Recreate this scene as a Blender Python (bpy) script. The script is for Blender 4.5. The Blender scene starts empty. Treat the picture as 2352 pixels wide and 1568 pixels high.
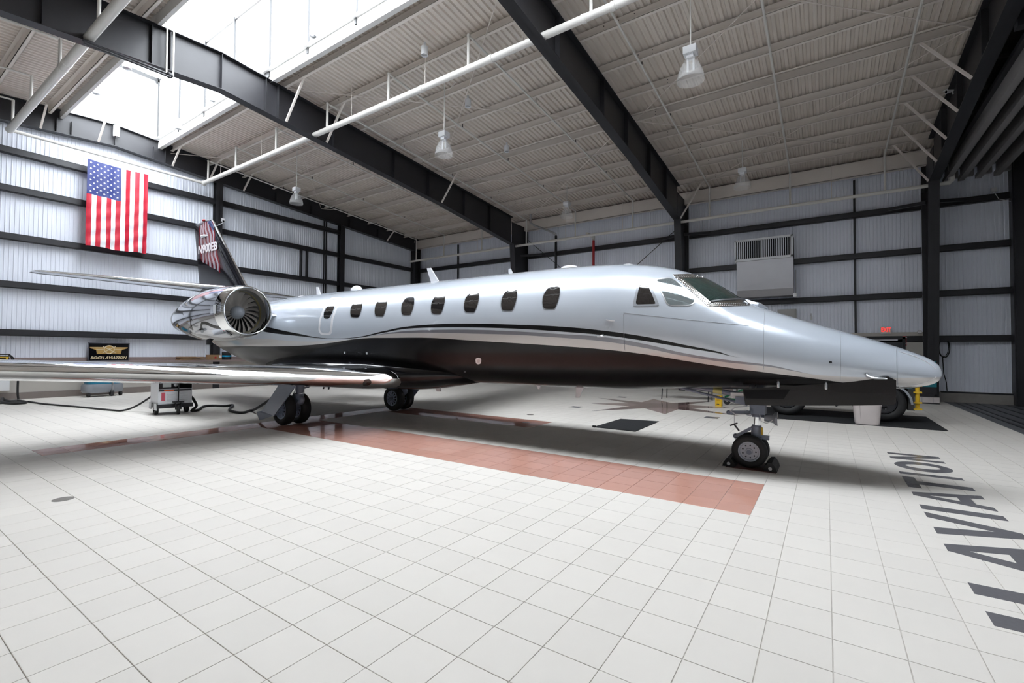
import bpy, bmesh, math, random
from mathutils import Vector, Matrix
from mathutils.bvhtree import BVHTree
random.seed(7)
C0 = bpy.context.scene.collection
SC = bpy.context.scene
R = math.radians

# ------------------------------------------------------------------ camera
FPX = 1070.13
YAW, PITCH, ROLL = .5931, .0226, .0056
CAM = Vector((.8985, -2.3857, 1.4923))
_f = Vector((-math.sin(YAW) * math.cos(PITCH), math.cos(YAW) * math.cos(PITCH), math.sin(PITCH)))
_r = Vector((math.cos(YAW), math.sin(YAW), 0))
_u = _r.cross(_f)
RIGHT = math.cos(ROLL) * _r + math.sin(ROLL) * _u
UP = -math.sin(ROLL) * _r + math.cos(ROLL) * _u
FWD = _f
cd = bpy.data.cameras.new('camera')
cd.sensor_fit = 'HORIZONTAL'; cd.sensor_width = 36; cd.lens = FPX / 2352 * 36
cd.clip_start = .05; cd.clip_end = 300
co = bpy.data.objects.new('camera', cd); C0.objects.link(co)
m = Matrix((RIGHT, UP, -FWD)).transposed().to_4x4(); m.translation = CAM
co.matrix_world = m
SC.camera = co

def ray(u, v):
    return (RIGHT * ((u - 1176) / FPX) - UP * ((v - 784) / FPX) + FWD)
def on(u, v, ax, val):
    d = ray(u, v); return CAM + d * ((val - CAM[ax]) / d[ax])
def project(p):
    d = Vector(p) - CAM; z = d.dot(FWD)
    return (1176 + FPX * d.dot(RIGHT) / z, 784 - FPX * d.dot(UP) / z, z)

# ------------------------------------------------------------------ world, daylight, exposure
w = bpy.data.worlds.new('overcast_sky'); SC.world = w; w.use_nodes = True
bg = w.node_tree.nodes['Background']
bg.inputs[0].default_value = (.90, .95, 1.0, 1); bg.inputs[1].default_value = 11.0
def portal(name, loc, rot, sx, sy):
    l = bpy.data.lights.new(name, 'AREA'); l.shape = 'RECTANGLE'; l.size = sx; l.size_y = sy
    l.cycles.is_portal = True
    o = bpy.data.objects.new(name, l); C0.objects.link(o); o.location = loc; o.rotation_euler = rot
    return o
RIDGE = 3.05
SKY_L, SKY_R, SKY_Z0, SKY_Z1 = 1.78, 4.32, 9.25, 11.4
XF, XE = -19.3, 6.1             # flag wall, door end wall
YB, YFRONT = 17.53, -11.4       # back wall, front wall
XS1 = 3.4                       # end of the skylight
portal('skylight_portal_roof', ((XF + XS1) / 2, RIDGE, SKY_Z1 + .25), (0, 0, 0), XS1 - XF, SKY_R - SKY_L)
portal('skylight_portal_back', ((XF + XS1) / 2, SKY_R + .25, (SKY_Z0 + SKY_Z1) / 2), (R(-90), 0, 0), XS1 - XF, SKY_Z1 - SKY_Z0)
portal('skylight_portal_front', ((XF + XS1) / 2, SKY_L - .25, (SKY_Z0 + SKY_Z1) / 2), (R(90), 0, 0), XS1 - XF, SKY_Z1 - SKY_Z0)
vs = SC.view_settings
vs.view_transform = 'Standard'; vs.look = 'None'; vs.gamma = 1; vs.exposure = 0.60
vs.use_curve_mapping = False

# ------------------------------------------------------------------ helpers
def tag(o, label=None, cat=None, group=None, kind=None):
    if label: o['label'] = label
    if cat: o['category'] = cat
    if group: o['group'] = group
    if kind: o['kind'] = kind
    return o

def mat(name, col, rough=.5, metal=0., coat=0., var=.06, scale=6., bump=0., trans=0., spec=.5, coat_rough=.03, rvar=.0):
    m = bpy.data.materials.new(name); m.use_nodes = True
    nt = m.node_tree; b = nt.nodes['Principled BSDF']
    b.inputs['Base Color'].default_value = (*col, 1)
    b.inputs['Roughness'].default_value = rough; b.inputs['Metallic'].default_value = metal
    b.inputs['Coat Weight'].default_value = coat; b.inputs['Coat Roughness'].default_value = coat_rough
    b.inputs['Transmission Weight'].default_value = trans
    b.inputs['Specular IOR Level'].default_value = spec
    if var or bump or rvar:
        tc = nt.nodes.new('ShaderNodeTexCoord'); n = nt.nodes.new('ShaderNodeTexNoise')
        n.inputs['Scale'].default_value = scale; n.inputs['Detail'].default_value = 4
        nt.links.new(tc.outputs['Object'], n.inputs['Vector'])
        if var:
            mx = nt.nodes.new('ShaderNodeMix'); mx.data_type = 'RGBA'
            mx.inputs['A'].default_value = (*[c * (1 - var) for c in col], 1)
            mx.inputs['B'].default_value = (*[min(1, c * (1 + var)) for c in col], 1)
            nt.links.new(n.outputs['Fac'], mx.inputs['Factor'])
            nt.links.new(mx.outputs['Result'], b.inputs['Base Color'])
        if rvar:
            mr = nt.nodes.new('ShaderNodeMapRange')
            mr.inputs['To Min'].default_value = max(0, rough - rvar); mr.inputs['To Max'].default_value = rough + rvar
            nt.links.new(n.outputs['Fac'], mr.inputs['Value']); nt.links.new(mr.outputs['Result'], b.inputs['Roughness'])
        if bump:
            bp = nt.nodes.new('ShaderNodeBump'); bp.inputs['Strength'].default_value = bump; bp.inputs['Distance'].default_value = .01
            nt.links.new(n.outputs['Fac'], bp.inputs['Height']); nt.links.new(bp.outputs['Normal'], b.inputs['Normal'])
    return m

def emit(name, col, s):
    m = mat(name, col, var=0); b = m.node_tree.nodes['Principled BSDF']
    b.inputs['Emission Color'].default_value = (*col, 1); b.inputs['Emission Strength'].default_value = s
    return m

class MB:
    def __init__(s): s.v = []; s.f = []; s.mi = []
    def add(s, vs, fs, mi=0):
        o = len(s.v); s.v += [tuple(v) for v in vs]; s.f += [tuple(i + o for i in f) for f in fs]; s.mi += [mi] * len(fs); return s
    def box(s, a, b, mi=0):
        (x0, y0, z0), (x1, y1, z1) = a, b
        x0, x1 = min(x0, x1), max(x0, x1); y0, y1 = min(y0, y1), max(y0, y1); z0, z1 = min(z0, z1), max(z0, z1)
        return s.add([(x0, y0, z0), (x1, y0, z0), (x1, y1, z0), (x0, y1, z0), (x0, y0, z1), (x1, y0, z1), (x1, y1, z1), (x0, y1, z1)],
              [(0, 3, 2, 1), (4, 5, 6, 7), (0, 1, 5, 4), (1, 2, 6, 5), (2, 3, 7, 6), (3, 0, 4, 7)], mi)
    def bar(s, p, q, w, h, up=(0, 0, 1), mi=0):
        p, q = Vector(p), Vector(q); d = (q - p).normalized(); up = Vector(up)
        sd = d.cross(up)
        if sd.length < 1e-4: sd = d.cross(Vector((1, 0, 0)))
        sd.normalize(); u = sd.cross(d)
        vs = []
        for c in (p, q):
            for a, b in ((-1, -1), (1, -1), (1, 1), (-1, 1)): vs.append(c + sd * (a * w / 2) + u * (b * h / 2))
        return s.add(vs, [(0, 1, 2, 3)[::-1], (4, 5, 6, 7), (0, 1, 5, 4), (1, 2, 6, 5), (2, 3, 7, 6), (3, 0, 4, 7)], mi)
    def tube(s, pts, r, n=10, cap=True, mi=0, closed=False):
        pts = [Vector(p) for p in pts]; k = len(pts); rings = []; nrm = None
        for i, p in enumerate(pts):
            if closed: t = (pts[(i + 1) % k] - pts[i - 1])
            else: t = (pts[min(i + 1, k - 1)] - pts[max(i - 1, 0)])
            t.normalize()
            if nrm is None:
                nrm = t.cross(Vector((0, 0, 1)))
                if nrm.length < 1e-3: nrm = t.cross(Vector((1, 0, 0)))
            else: nrm = nrm - t * nrm.dot(t)
            nrm.normalize(); b = t.cross(nrm)
            rr = r[i] if isinstance(r, (list, tuple)) else r
            rings.append([p + (nrm * math.cos(2 * math.pi * j / n) + b * math.sin(2 * math.pi * j / n)) * rr for j in range(n)])
        return s.loft(rings, cap and not closed, mi, closed)
    def loft(s, rings, cap=True, mi=0, closed=False):
        n = len(rings[0]); k = len(rings); vs = [v for r in rings for v in r]; fs = []
        for i in range(k if closed else k - 1):
            a, b = i * n, ((i + 1) % k) * n
            for j in range(n):
                j2 = (j + 1) % n; fs.append((a + j, a + j2, b + j2, b + j))
        if cap: fs.append(tuple(range(n))[::-1]); fs.append(tuple((k - 1) * n + j for j in range(n)))
        return s.add(vs, fs, mi)
    def lathe(s, prof, o=(0, 0, 0), axis=(0, 0, 1), n=24, cap=False, mi=0):
        o = Vector(o); ax = Vector(axis).normalized()
        e = ax.cross(Vector((0, 0, 1)))
        if e.length < 1e-3: e = Vector((1, 0, 0))
        e.normalize(); g = ax.cross(e)
        rings = [[o + ax * h + (e * math.cos(2 * math.pi * j / n) + g * math.sin(2 * math.pi * j / n)) * max(r, 1e-4) for j in range(n)] for r, h in prof]
        return s.loft(rings, cap, mi)
    def prism(s, poly, a, b, plane='xy', mi=0):
        """extrude a 2-D polygon between levels a and b of the third axis"""
        def P(p, c):
            return {'xy': (p[0], p[1], c), 'xz': (p[0], c, p[1]), 'yz': (c, p[0], p[1])}[plane]
        n = len(poly)
        return s.add([P(p, a) for p in poly] + [P(p, b) for p in poly],
              [tuple(range(n))[::-1], tuple(range(n, 2 * n))] + [(i, (i + 1) % n, (i + 1) % n + n, i + n) for i in range(n)], mi)
    def sphere(s, c, r, n=14, k=8, sc=(1, 1, 1), mi=0):
        rings = []
        for i in range(k + 1):
            a = -math.pi / 2 + math.pi * i / k
            rings.append([(c[0] + r * sc[0] * max(math.cos(a), 1e-3) * math.cos(2 * math.pi * j / n), c[1] + r * sc[1] * max(math.cos(a), 1e-3) * math.sin(2 * math.pi * j / n), c[2] + r * sc[2] * math.sin(a)) for j in range(n)])
        return s.loft(rings, True, mi)
    def mesh(s, name, mats, smooth=False, off=(0, 0, 0), fix=True, angle=35):
        me = bpy.data.meshes.new(name)
        me.from_pydata([(v[0] - off[0], v[1] - off[1], v[2] - off[2]) for v in s.v], [], s.f)
        if not isinstance(mats, (list, tuple)): mats = [mats]
        for m in mats: me.materials.append(m)
        if len(mats) > 1: me.polygons.foreach_set('material_index', s.mi)
        if fix:
            bm = bmesh.new(); bm.from_mesh(me); bmesh.ops.recalc_face_normals(bm, faces=bm.faces); bm.to_mesh(me); bm.free()
        if smooth:
            me.polygons.foreach_set('use_smooth', [True] * len(me.polygons))
            if smooth != 'all': me.set_sharp_from_angle(angle=R(angle))
        me.update()
        return me
    def build(s, name, mats, parent=None, smooth=False, fix=True, origin=None, angle=35):
        if parent is not None:
            off = WORLD[parent.name]
        else:
            off = origin or center_base(s.v)
        o = bpy.data.objects.new(name, s.mesh(name, mats, smooth, off, fix, angle)); C0.objects.link(o)
        if parent is not None:
            o.parent = parent; WORLD[o.name] = off
        else:
            o.location = off; WORLD[o.name] = tuple(off)
        return o
WORLD = {}
def center_base(vs):
    xs, ys, zs = zip(*vs)
    return ((min(xs) + max(xs)) / 2, (min(ys) + max(ys)) / 2, min(zs))
def emp(name, loc, label=None, cat=None, group=None, kind=None, rz=0):
    o = bpy.data.objects.new(name, None); C0.objects.link(o); o.location = loc; o.rotation_euler = (0, 0, rz)
    o.empty_display_size = .2
    WORLD[o.name] = tuple(loc) if not rz else (0, 0, 0)   # a turned thing is built in its own coordinates
    tag(o, label, cat, group, kind); return o
def emp_local(name, loc, label, cat, group=None, rz=0):
    o = emp(name, loc, label, cat, group, None, rz); WORLD[o.name] = (0, 0, 0); return o
def inst(name, me, parent, loc=(0, 0, 0), rot=(0, 0, 0), sc=(1, 1, 1)):
    o = bpy.data.objects.new(name, me); C0.objects.link(o); o.parent = parent; o.location = loc; o.rotation_euler = rot; o.scale = sc
    return o
def copy_tree(o, parent=None, loc=None):
    c = o.copy(); C0.objects.link(c); c.parent = parent
    if loc is not None: c.location = loc
    for ch in list(o.children): copy_tree(ch, c)
    return c

def text_mesh(s, size, bold=.0, shear=0., extrude=.002, align='LEFT', sx=1.0):
    cu = bpy.data.curves.new('lettering', 'FONT'); cu.body = s; cu.size = size; cu.offset = bold; cu.shear = shear; cu.extrude = extrude; cu.align_x = align
    cu.resolution_u = 4
    o = bpy.data.objects.new('tmp', cu); C0.objects.link(o)
    dg = bpy.context.evaluated_depsgraph_get()
    me = bpy.data.meshes.new_from_object(o.evaluated_get(dg)); bpy.data.objects.remove(o); bpy.data.curves.remove(cu)
    for v in me.vertices: v.co.x *= sx
    return me

# ------------------------------------------------------------------ materials
M = {}
M['white_panel'] = mat('white_liner_panel', (.85, .885, .98), .42, var=.03, scale=1.5)
M['black_steel'] = mat('black_primer_steel', (.022, .022, .026), .42, var=.15, scale=4)
M['purlin'] = mat('painted_purlin', (.84, .77, .71), .5, var=.04, scale=2)
M['deck'] = mat('painted_roof_deck', (.74, .67, .60), .55, var=.05, scale=2)
M['pipe'] = mat('white_painted_pipe', (.78, .76, .72), .38, var=.03)
M['white'] = mat('white_enamel', (.82, .83, .85), .35, var=.02)
M['grey_trim'] = mat('grey_curb_steel', (.007, .0075, .008), .45, var=.05)
M['mullion'] = mat('grey_mullion_steel', (.022, .023, .025), .45, var=.05)
M['curb'] = mat('white_curb', (.80, .79, .77), .5, var=.03)
M['masonry'] = mat('beige_painted_masonry', (.52, .49, .45), .7, var=.04, scale=3, bump=.1)
M['ledge'] = mat('mauve_granite_ledge', (.30, .235, .225), .4, var=.3, scale=60)
M['baseboard'] = mat('brown_baseboard', (.22, .185, .17), .6, var=.08)
M['black_rubber'] = mat('black_rubber', (.016, .016, .017), .62, var=.2, scale=20)
M['mat_black'] = mat('black_floor_mat', (.014, .015, .017), .9, var=.4, scale=120, bump=.4)
M['dark_metal'] = mat('dark_metal', (.05, .05, .055), .4, metal=.6)
M['chrome'] = mat('polished_aluminium', (.86, .87, .88), .05, metal=1., var=.02, scale=2, rvar=.02)
M['satin'] = mat('satin_aluminium', (.55, .56, .58), .3, metal=1.)
M['blue_grey'] = mat('blue_grey_gear_paint', (.20, .23, .30), .35, coat=.3)
M['blue_grey_wheel'] = mat('blue_grey_wheel_paint', (.42, .48, .62), .35, coat=.3)
M['nose_wheel'] = mat('silver_wheel_paint', (.42, .44, .50), .35, coat=.3, metal=.3)
M['yellow'] = mat('yellow_paint', (.75, .47, .02), .45)
M['red'] = mat('red_paint', (.45, .02, .025), .4)
M['teal'] = mat('teal_plastic', (.012, .22, .27), .4)
M['plastic_grey'] = mat('grey_plastic', (.28, .30, .33), .45)
M['black_gloss'] = mat('black_gloss_paint', (.006, .006, .008), .1, spec=.35, var=.1)
M['silver_paint'] = mat('silver_paint', (.52, .55, .60), .22, metal=.45, coat=1., var=.02)
M['cardboard'] = mat('brown_cardboard', (.30, .18, .09), .8, var=.1, scale=20)
M['green'] = mat('green_paint', (.01, .12, .05), .5)
M['antenna_white'] = mat('white_antenna', (.78, .78, .80), .3, coat=.4, var=.02)

# ceramic floor tiles: colour varies a little from tile to tile
def tile_mat(name, col, rough, spec, var, island):
    m = bpy.data.materials.new(name); m.use_nodes = True; nt = m.node_tree; b = nt.nodes['Principled BSDF']
    geo = nt.nodes.new('ShaderNodeNewGeometry'); oi = nt.nodes.new('ShaderNodeObjectInfo')
    tc = nt.nodes.new('ShaderNodeTexCoord')
    rnd = geo.outputs['Random Per Island'] if island else oi.outputs['Random']
    n = nt.nodes.new('ShaderNodeTexNoise'); n.inputs['Scale'].default_value = 9; n.inputs['Detail'].default_value = 6
    nt.links.new(geo.outputs['Position'], n.inputs['Vector'])
    ad = nt.nodes.new('ShaderNodeMath'); ad.operation = 'MULTIPLY_ADD'; ad.inputs[1].default_value = .55; ad.inputs[2].default_value = 0
    nt.links.new(rnd, ad.inputs[0])
    ad2 = nt.nodes.new('ShaderNodeMath'); ad2.operation = 'MULTIPLY_ADD'; ad2.inputs[1].default_value = .45
    nt.links.new(n.outputs['Fac'], ad2.inputs[0]); nt.links.new(ad.outputs[0], ad2.inputs[2])
    mx = nt.nodes.new('ShaderNodeMix'); mx.data_type = 'RGBA'
    mx.inputs['A'].default_value = (*[c * (1 - var) for c in col], 1); mx.inputs['B'].default_value = (*[min(1, c * (1 + var)) for c in col], 1)
    nt.links.new(ad2.outputs[0], mx.inputs['Factor']); nt.links.new(mx.outputs['Result'], b.inputs['Base Color'])
    b.inputs['Roughness'].default_value = rough; b.inputs['Specular IOR Level'].default_value = spec
    return m
M['tile'] = tile_mat('beige_floor_tile', (.70, .665, .615), .60, .25, .04, False)
M['tile_i'] = tile_mat('beige_floor_tile_far', (.70, .665, .615), .60, .25, .04, True)
M['rtile'] = tile_mat('polished_terracotta_tile', (.60, .32, .25), .018, .75, .07, False)
M['rtile_i'] = tile_mat('polished_terracotta_tile_far', (.60, .32, .25), .018, .75, .07, True)
M['grout'] = mat('grey_grout', (.60, .565, .52), .8, var=.25, scale=14)
M['letter'] = mat('dark_polished_letter_tile', (.15, .145, .155), .18, var=.1, scale=40)
M['star_dark'] = mat('mauve_polished_stone', (.20, .125, .115), .07, spec=.7)
M['star_light'] = mat('pink_polished_stone', (.40, .28, .25), .12, spec=.6)

# glazing: clear, slightly diffusing panels
gl = bpy.data.materials.new('skylight_glazing'); gl.use_nodes = True; nt = gl.node_tree; nt.nodes.remove(nt.nodes['Principled BSDF'])
tr = nt.nodes.new('ShaderNodeBsdfTransparent'); tl = nt.nodes.new('ShaderNodeBsdfTranslucent'); mx = nt.nodes.new('ShaderNodeMixShader')
tl.inputs[0].default_value = (.9, .92, .95, 1); mx.inputs[0].default_value = .22
nz = nt.nodes.new('ShaderNodeTexNoise'); nz.inputs['Scale'].default_value = 3
nt.links.new(tr.outputs[0], mx.inputs[1]); nt.links.new(tl.outputs[0], mx.inputs[2]); nt.links.new(mx.outputs[0], nt.nodes['Material Output'].inputs[0])
M['glazing'] = gl

# ------------------------------------------------------------------ floor
T = .305
floor = emp('floor', (0, 0, 0), 'beige tiled hangar floor with terracotta bands and dark letter inlays', 'floor', kind='structure')
MB().box((XF - .3, YFRONT - .2, -.12), (XE + .2, YB + .3, -.006)).build('slab', M['grout'], floor)
# mortar bed is flush just under the tile tops; concrete where no tiles are laid
I0, I1, J0, J1 = -63, 13, -16, 57
g = .002
def is_red(i, j):
    if 8 <= j < 12 and -29 <= i < 1: return True
    if 18 <= j < 21 and -29 <= i < -13: return True
    if -29 <= i < -27 and -2 <= j < 21: return True
    return False
cells = []
for i in range(I0, I1):
    for j in range(J0, J1):
        x, y = (i + .5) * T, (j + .5) * T
        d = Vector((x, y, 0)) - CAM; z = d.dot(FWD)
        area = 0
        if z > .8:
            u, v, _ = project((x, y, 0))
            if -40 < u < 2392 and -40 < v < 1608: area = 1 / z ** 3
        cells.append((area, i, j))
cells.sort(reverse=True)
near = cells[:300]; far = cells[300:]
def tile_mesh(m):
    b = MB(); a = T / 2 - g; e = a - .002
    b.add([(-a, -a, -.006), (a, -a, -.006), (a, a, -.006), (-a, a, -.006), (-a, -a, -.0012), (a, -a, -.0012), (a, a, -.0012), (-a, a, -.0012), (-e, -e, 0), (e, -e, 0), (e, e, 0), (-e, e, 0)],
          [(0, 1, 5, 4), (1, 2, 6, 5), (2, 3, 7, 6), (3, 0, 4, 7), (4, 5, 9, 8), (5, 6, 10, 9), (6, 7, 11, 10), (7, 4, 8, 11), (8, 9, 10, 11)])
    return b.mesh('floor_tile', m)
tm, trm = tile_mesh(M['tile']), tile_mesh(M['rtile'])
for _, i, j in near:
    inst('floor_tile', trm if is_red(i, j) else tm, floor, ((i + .5) * T, (j + .5) * T, 0))
fb, fr = MB(), MB()
a = T / 2 - g
for _, i, j in far:
    b = fr if is_red(i, j) else fb; x, y = (i + .5) * T, (j + .5) * T
    b.add([(x - a, y - a, -.006), (x + a, y - a, -.006), (x + a, y + a, -.006), (x - a, y + a, -.006), (x - a, y - a, 0), (x + a, y - a, 0), (x + a, y + a, 0), (x - a, y + a, 0)],
          [(0, 1, 5, 4), (1, 2, 6, 5), (2, 3, 7, 6), (3, 0, 4, 7), (4, 5, 6, 7)])
tag(fb.build('floor_tiles', M['tile_i'], floor, fix=False), kind='stuff')
tag(fr.build('terracotta_tiles', M['rtile_i'], floor, fix=False), kind='stuff')
M['dark_concrete'] = mat('dark_concrete', (.10, .105, .115), .5, var=.25, scale=5)
# plain floor behind the camera and door threshold of dark concrete with rails
MB().box((XF, YFRONT, -.02), (I1 * T, J0 * T - .004, 0)).build('front_floor_slab', M['tile'], floor)
MB().box((I1 * T + .004, YFRONT, -.05), (XE, YB, -.004)).build('door_threshold_slab', M['dark_concrete'], floor)
for k, x in enumerate((4.22, 4.42, 4.72, 5.02, 5.32)):
    MB().box((x - .03, YFRONT, -.004), (x + .03, YB - .2, .012)).build('door_rail', M['black_steel'], floor)

# letters let into the floor: run along +y, tops towards -x
LX0, LX1 = 1.655, 2.245
def LP(u, v, y0, wd):       # u along the reading direction 0..1, v up 0..1
    return (LX1 - v * (LX1 - LX0), y0 + u * wd)
def letter(name, polys, y0, wd):
    b = MB()
    for p in polys: b.prism([LP(u, v, y0, wd) for u, v in p], -.003, .0012)
    return b.build('letter_inlay', M['letter'], floor)
def ringpolys(a0, a1, n, s=.3, sv=.2):
    out = []
    for k in range(n):
        t0 = a0 + (a1 - a0) * k / n; t1 = a0 + (a1 - a0) * (k + 1) / n
        o = lambda t, ru, rv: (.5 + ru * math.cos(t), .5 + rv * math.sin(t))
        out.append([o(t0, .5, .5), o(t1, .5, .5), o(t1, .5 - s, .5 - sv), o(t0, .5 - s, .5 - sv)])
    return out
sI = [[(0, 0), (1, 0), (1, 1), (0, 1)]]
sN = [[(0, 0), (.26, 0), (.26, .60), (.72, 0), (1, 0), (1, 1), (.74, 1), (.74, .40), (.28, 1), (0, 1)]]
sT = [[(.35, 0), (.65, 0), (.65, .8), (.35, .8)], [(0, .8), (1, .8), (1, 1), (0, 1)]]
sA = [[(0, 0), (.24, 0), (.31, .2), (.5, .2), (.5, .38), (.37, .38), (.5, .78), (.5, 1), (.38, 1)], [(.5, .2), (.69, .2), (.76, 0), (1, 0), (.62, 1), (.5, 1), (.5, .78), (.63, .38), (.5, .38)]]
sV = [[(0, 1), (.27, 1), (.5, .30), (.73, 1), (1, 1), (.62, 0), (.38, 0)]]
sH = [[(0, 0), (.3, 0), (.3, 1), (0, 1)], [(.7, 0), (1, 0), (1, 1), (.7, 1)], [(.3, .4), (.7, .4), (.7, .6), (.3, .6)]]
sO = ringpolys(0, 2 * math.pi, 28)
sC = ringpolys(.7, 2 * math.pi - .7, 24)
letter('N', sN, 6.24, .50); letter('O', sO, 5.50, .63); letter('I', sI, 5.21, .13); letter('T', sT, 4.50, .56)
letter('A', sA, 3.90, .60); letter('I', sI, 3.60, .16); letter('V', sV, 2.85, .65); letter('A', sA, 2.19, .66)
letter('H', sH, 1.26, .59); letter('C', sC, .45, .60); letter('O', sO, -.27, .65)
# compass star inlay beyond the jet
SX, SY = -3.05, 10.93
def spike(ang, rad, half, m, name):
    c, s = math.cos(ang), math.sin(ang)
    p = [(SX + rad * c, SY + rad * s), (SX + half * math.cos(ang + R(45)), SY + half * math.sin(ang + R(45))), (SX, SY), (SX + half * math.cos(ang - R(45)), SY + half * math.sin(ang - R(45)))]
    MB().prism(p, -.002, .0012 if m is M['star_dark'] else .0008).build(name, m, floor)
for k in range(4):
    spike(R(-24 + 90 * k), 2.5, .50, M['star_dark'], 'star_inlay_point')
    spike(R(21 + 90 * k), 1.9, .75, M['star_light'], 'star_inlay_point')
for dx in (-1, 1):
    for dy in (-1, 1):
        x, y = SX + dx * 1.74, SY + dy * 1.74
        MB().box((x - .15, y - .15, -.002), (x + .15, y + .15, .0012)).build('accent_tile', M['letter'], floor)
M['disc'] = mat('worn_brass_cover', (.17, .155, .14), .5, metal=.4, var=.3, scale=40)
for (u, v) in ((145, 1146), (1218, 952), (1208, 970)):
    p = on(u, v, 2, 0)
    MB().lathe([(.001, .002), (.075, .002), (.085, .0015), (.088, -.003)], (p.x, p.y, 0), n=24).build('floor_cover_plate', M['disc'], floor, smooth=True)

# ------------------------------------------------------------------ walls
def roof_z(y, off=0): return 8.92 - .0729 * abs(y - RIDGE) + off
def rib_sheet(width, h, m):
    b = MB(); n = round(width / .1016); p = width / n; prof = []
    for k in range(n):
        x = k * p
        prof += [(x, 0), (x + p * .62, 0), (x + p * .72, .012), (x + p * .90, .012)]
    prof.append((width - .003, 0))
    vs = [(x, d, 0) for x, d in prof] + [(x, d, h) for x, d in prof]
    k = len(prof)
    b.add(vs, [(i, i + 1, i + 1 + k, i + k) for i in range(k - 1)])
    return b.mesh('wall_panel', m, fix=False)
PW = .9144
sheet = rib_sheet(PW, 1.0, M['white_panel'])
wl = emp('wall_left', (0, 0, 0), 'white ribbed metal gable wall with black girts', 'wall', kind='structure')
MB().prism([(YFRONT, 0), (YB + .2, 0), (YB + .2, roof_z(YB) + .25), (RIDGE + 1.3, 9.05), (RIDGE - 1.3, 9.05), (YFRONT, roof_z(YFRONT) + .25)], XF - .25, XF - .10, 'yz').build('wall_backing', M['white_panel'], wl)
y = -11.4
while y < YB:
    z1 = min(roof_z(y), roof_z(y + PW)) + .22
    # sheets face +x : local x -> -y so the ribs stand proud into the room
    inst('wall_panel', sheet, wl, (XF - .06, y + PW, 1.0), (0, 0, R(-90)), (1, 1, z1 - 1.0))
    y += PW
GZ = [2.085, 3.52, 4.945, 6.3725, 7.507]
def girt(parent, p, q, face):
    """C-channel between two points, web to the room"""
    p, q = Vector(p), Vector(q); n = Vector(face); b = MB()
    for off, zz0, zz1, dep in ((.0, -.195, 0, .012), (.0, -.012, 0, .18), (.0, -.195, -.183, .18), (.165, -.05, 0, .012)):
        lo = p + n * (.18 - off - dep) + Vector((0, 0, zz0)); hi = q + n * (.18 - off) + Vector((0, 0, zz1))
        b.box(lo, hi)
    return b.build('girt', M['black_steel'], parent)
GCOL = [-5.9, -.16, 6.36, 12.07]       # gable columns
for z in GZ:
    ys = [YFRONT] + GCOL + [17.2]
    for a, c in zip(ys, ys[1:]):
        if z > 7 and (c > 14 or a < -9): continue
        girt(wl, (XF - .04, a + .06, z), (XF - .04, c - .06, z), (1, 0, 0))
def ibeam_col(parent, x0, x1, y0, y1, z0, z1, flange='x', name='column'):
    b = MB()
    if flange == 'x':   # flanges face +-x
        b.box((x0, y0, z0), (x0 + .015, y1, z1)); b.box((x1 - .015, y0, z0), (x1, y1, z1)); ym = (y0 + y1) / 2; b.box((x0, ym - .008, z0), (x1, ym + .008, z1))
    else:
        b.box((x0, y0, z0), (x1, y0 + .015, z1)); b.box((x0, y1 - .015, z0), (x1, y1, z1)); xm = (x0 + x1) / 2; b.box((xm - .008, y0, z0), (xm + .008, y1, z1))
    return b.build(name, M['black_steel'], parent)
for yc in GCOL:
    ibeam_col(wl, XF - .03, XF + .24, yc - .12, yc + .12, 0, roof_z(yc) - .45)
# masonry wainscot, granite ledge, baseboard of the gable wall
MB().box((XF - .05, YFRONT, 0), (XF + .20, YB, 1.05)).build('wainscot', M['masonry'], wl)
MB().box((XF - .05, YFRONT, 1.05), (XF + .40, YB, 1.12)).build('ledge', M['ledge'], wl)
MB().box((XF - .05, YFRONT, 1.12), (XF + .04, YB, 1.24)).build('ledge_upstand', M['ledge'], wl)
bl = MB().box((XF + .20, YFRONT, .0), (XF + .225, YB, .20)).build('baseboard_left', M['baseboard']); tag(bl, 'brown baseboard along the gable wall', 'baseboard', kind='structure')
# vertical conduits and paired studs on the gable wall
for yy in (11.15, 11.27):
    MB().box((XF + .02, yy - .025, 1.2), (XF + .07, yy + .025, 7.9)).build('conduit', M['dark_metal'], wl)
for yy in (9.95, 10.25):
    MB().box((XF, yy - .03, GZ[2] - .05), (XF + .14, yy + .03, GZ[3] - .2)).build('stud', M['black_steel'], wl)

wb = emp('wall_back', (0, 0, 0), 'white ribbed metal side wall with black girts and masonry base', 'wall', kind='structure')
MB().box((XF - .2, YB + .10, 0), (XE + .2, YB + .25, 8.3)).build('wall_backing', M['white_panel'], wb)
x = XF
while x < XE - .3:
    inst('wall_panel', sheet, wb, (x + PW, YB + .06, .32), (0, 0, R(180)), (1, 1, 7.5))
    x += PW
FX = [-19.3, -11.62, -3.86, 3.62]      # frame lines
for z in GZ[:4]:
    xs = FX + [5.85]
    for a, c in zip(xs, xs[1:]):
        girt(wb, (a + .14, YB + .04, z), (c - .14, YB + .04, z), (0, -1, 0))
MB().box((XF, YB - .06, 0), (3.6, YB + .08, 1.0)).build('wainscot', M['masonry'], wb)
MB().box((XF, YB - .14, 1.0), (2.2, YB + .06, 1.08)).build('ledge', M['ledge'], wb)
MB().box((1.05, YB - .12, 0), (3.56, YB + .06, 2.21)).build('block_infill', M['masonry'], wb)
MB().box((3.56, YB - .10, 0), (XE, YB + .08, .30)).build('concrete_curb', mat('raw_concrete_curb', (.30, .28, .26), .8, var=.2), wb)
MB().box((3.9, YB - .11, .29), (5.5, YB + .0, .335)).build('sill_angle', M['black_steel'], wb)
bb = MB().box((XF, YB - .145, 0), (3.56, YB - .12, .20)).build('baseboard_back', M['baseboard']); tag(bb, 'brown baseboard along the side wall', 'baseboard', kind='structure')
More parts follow.
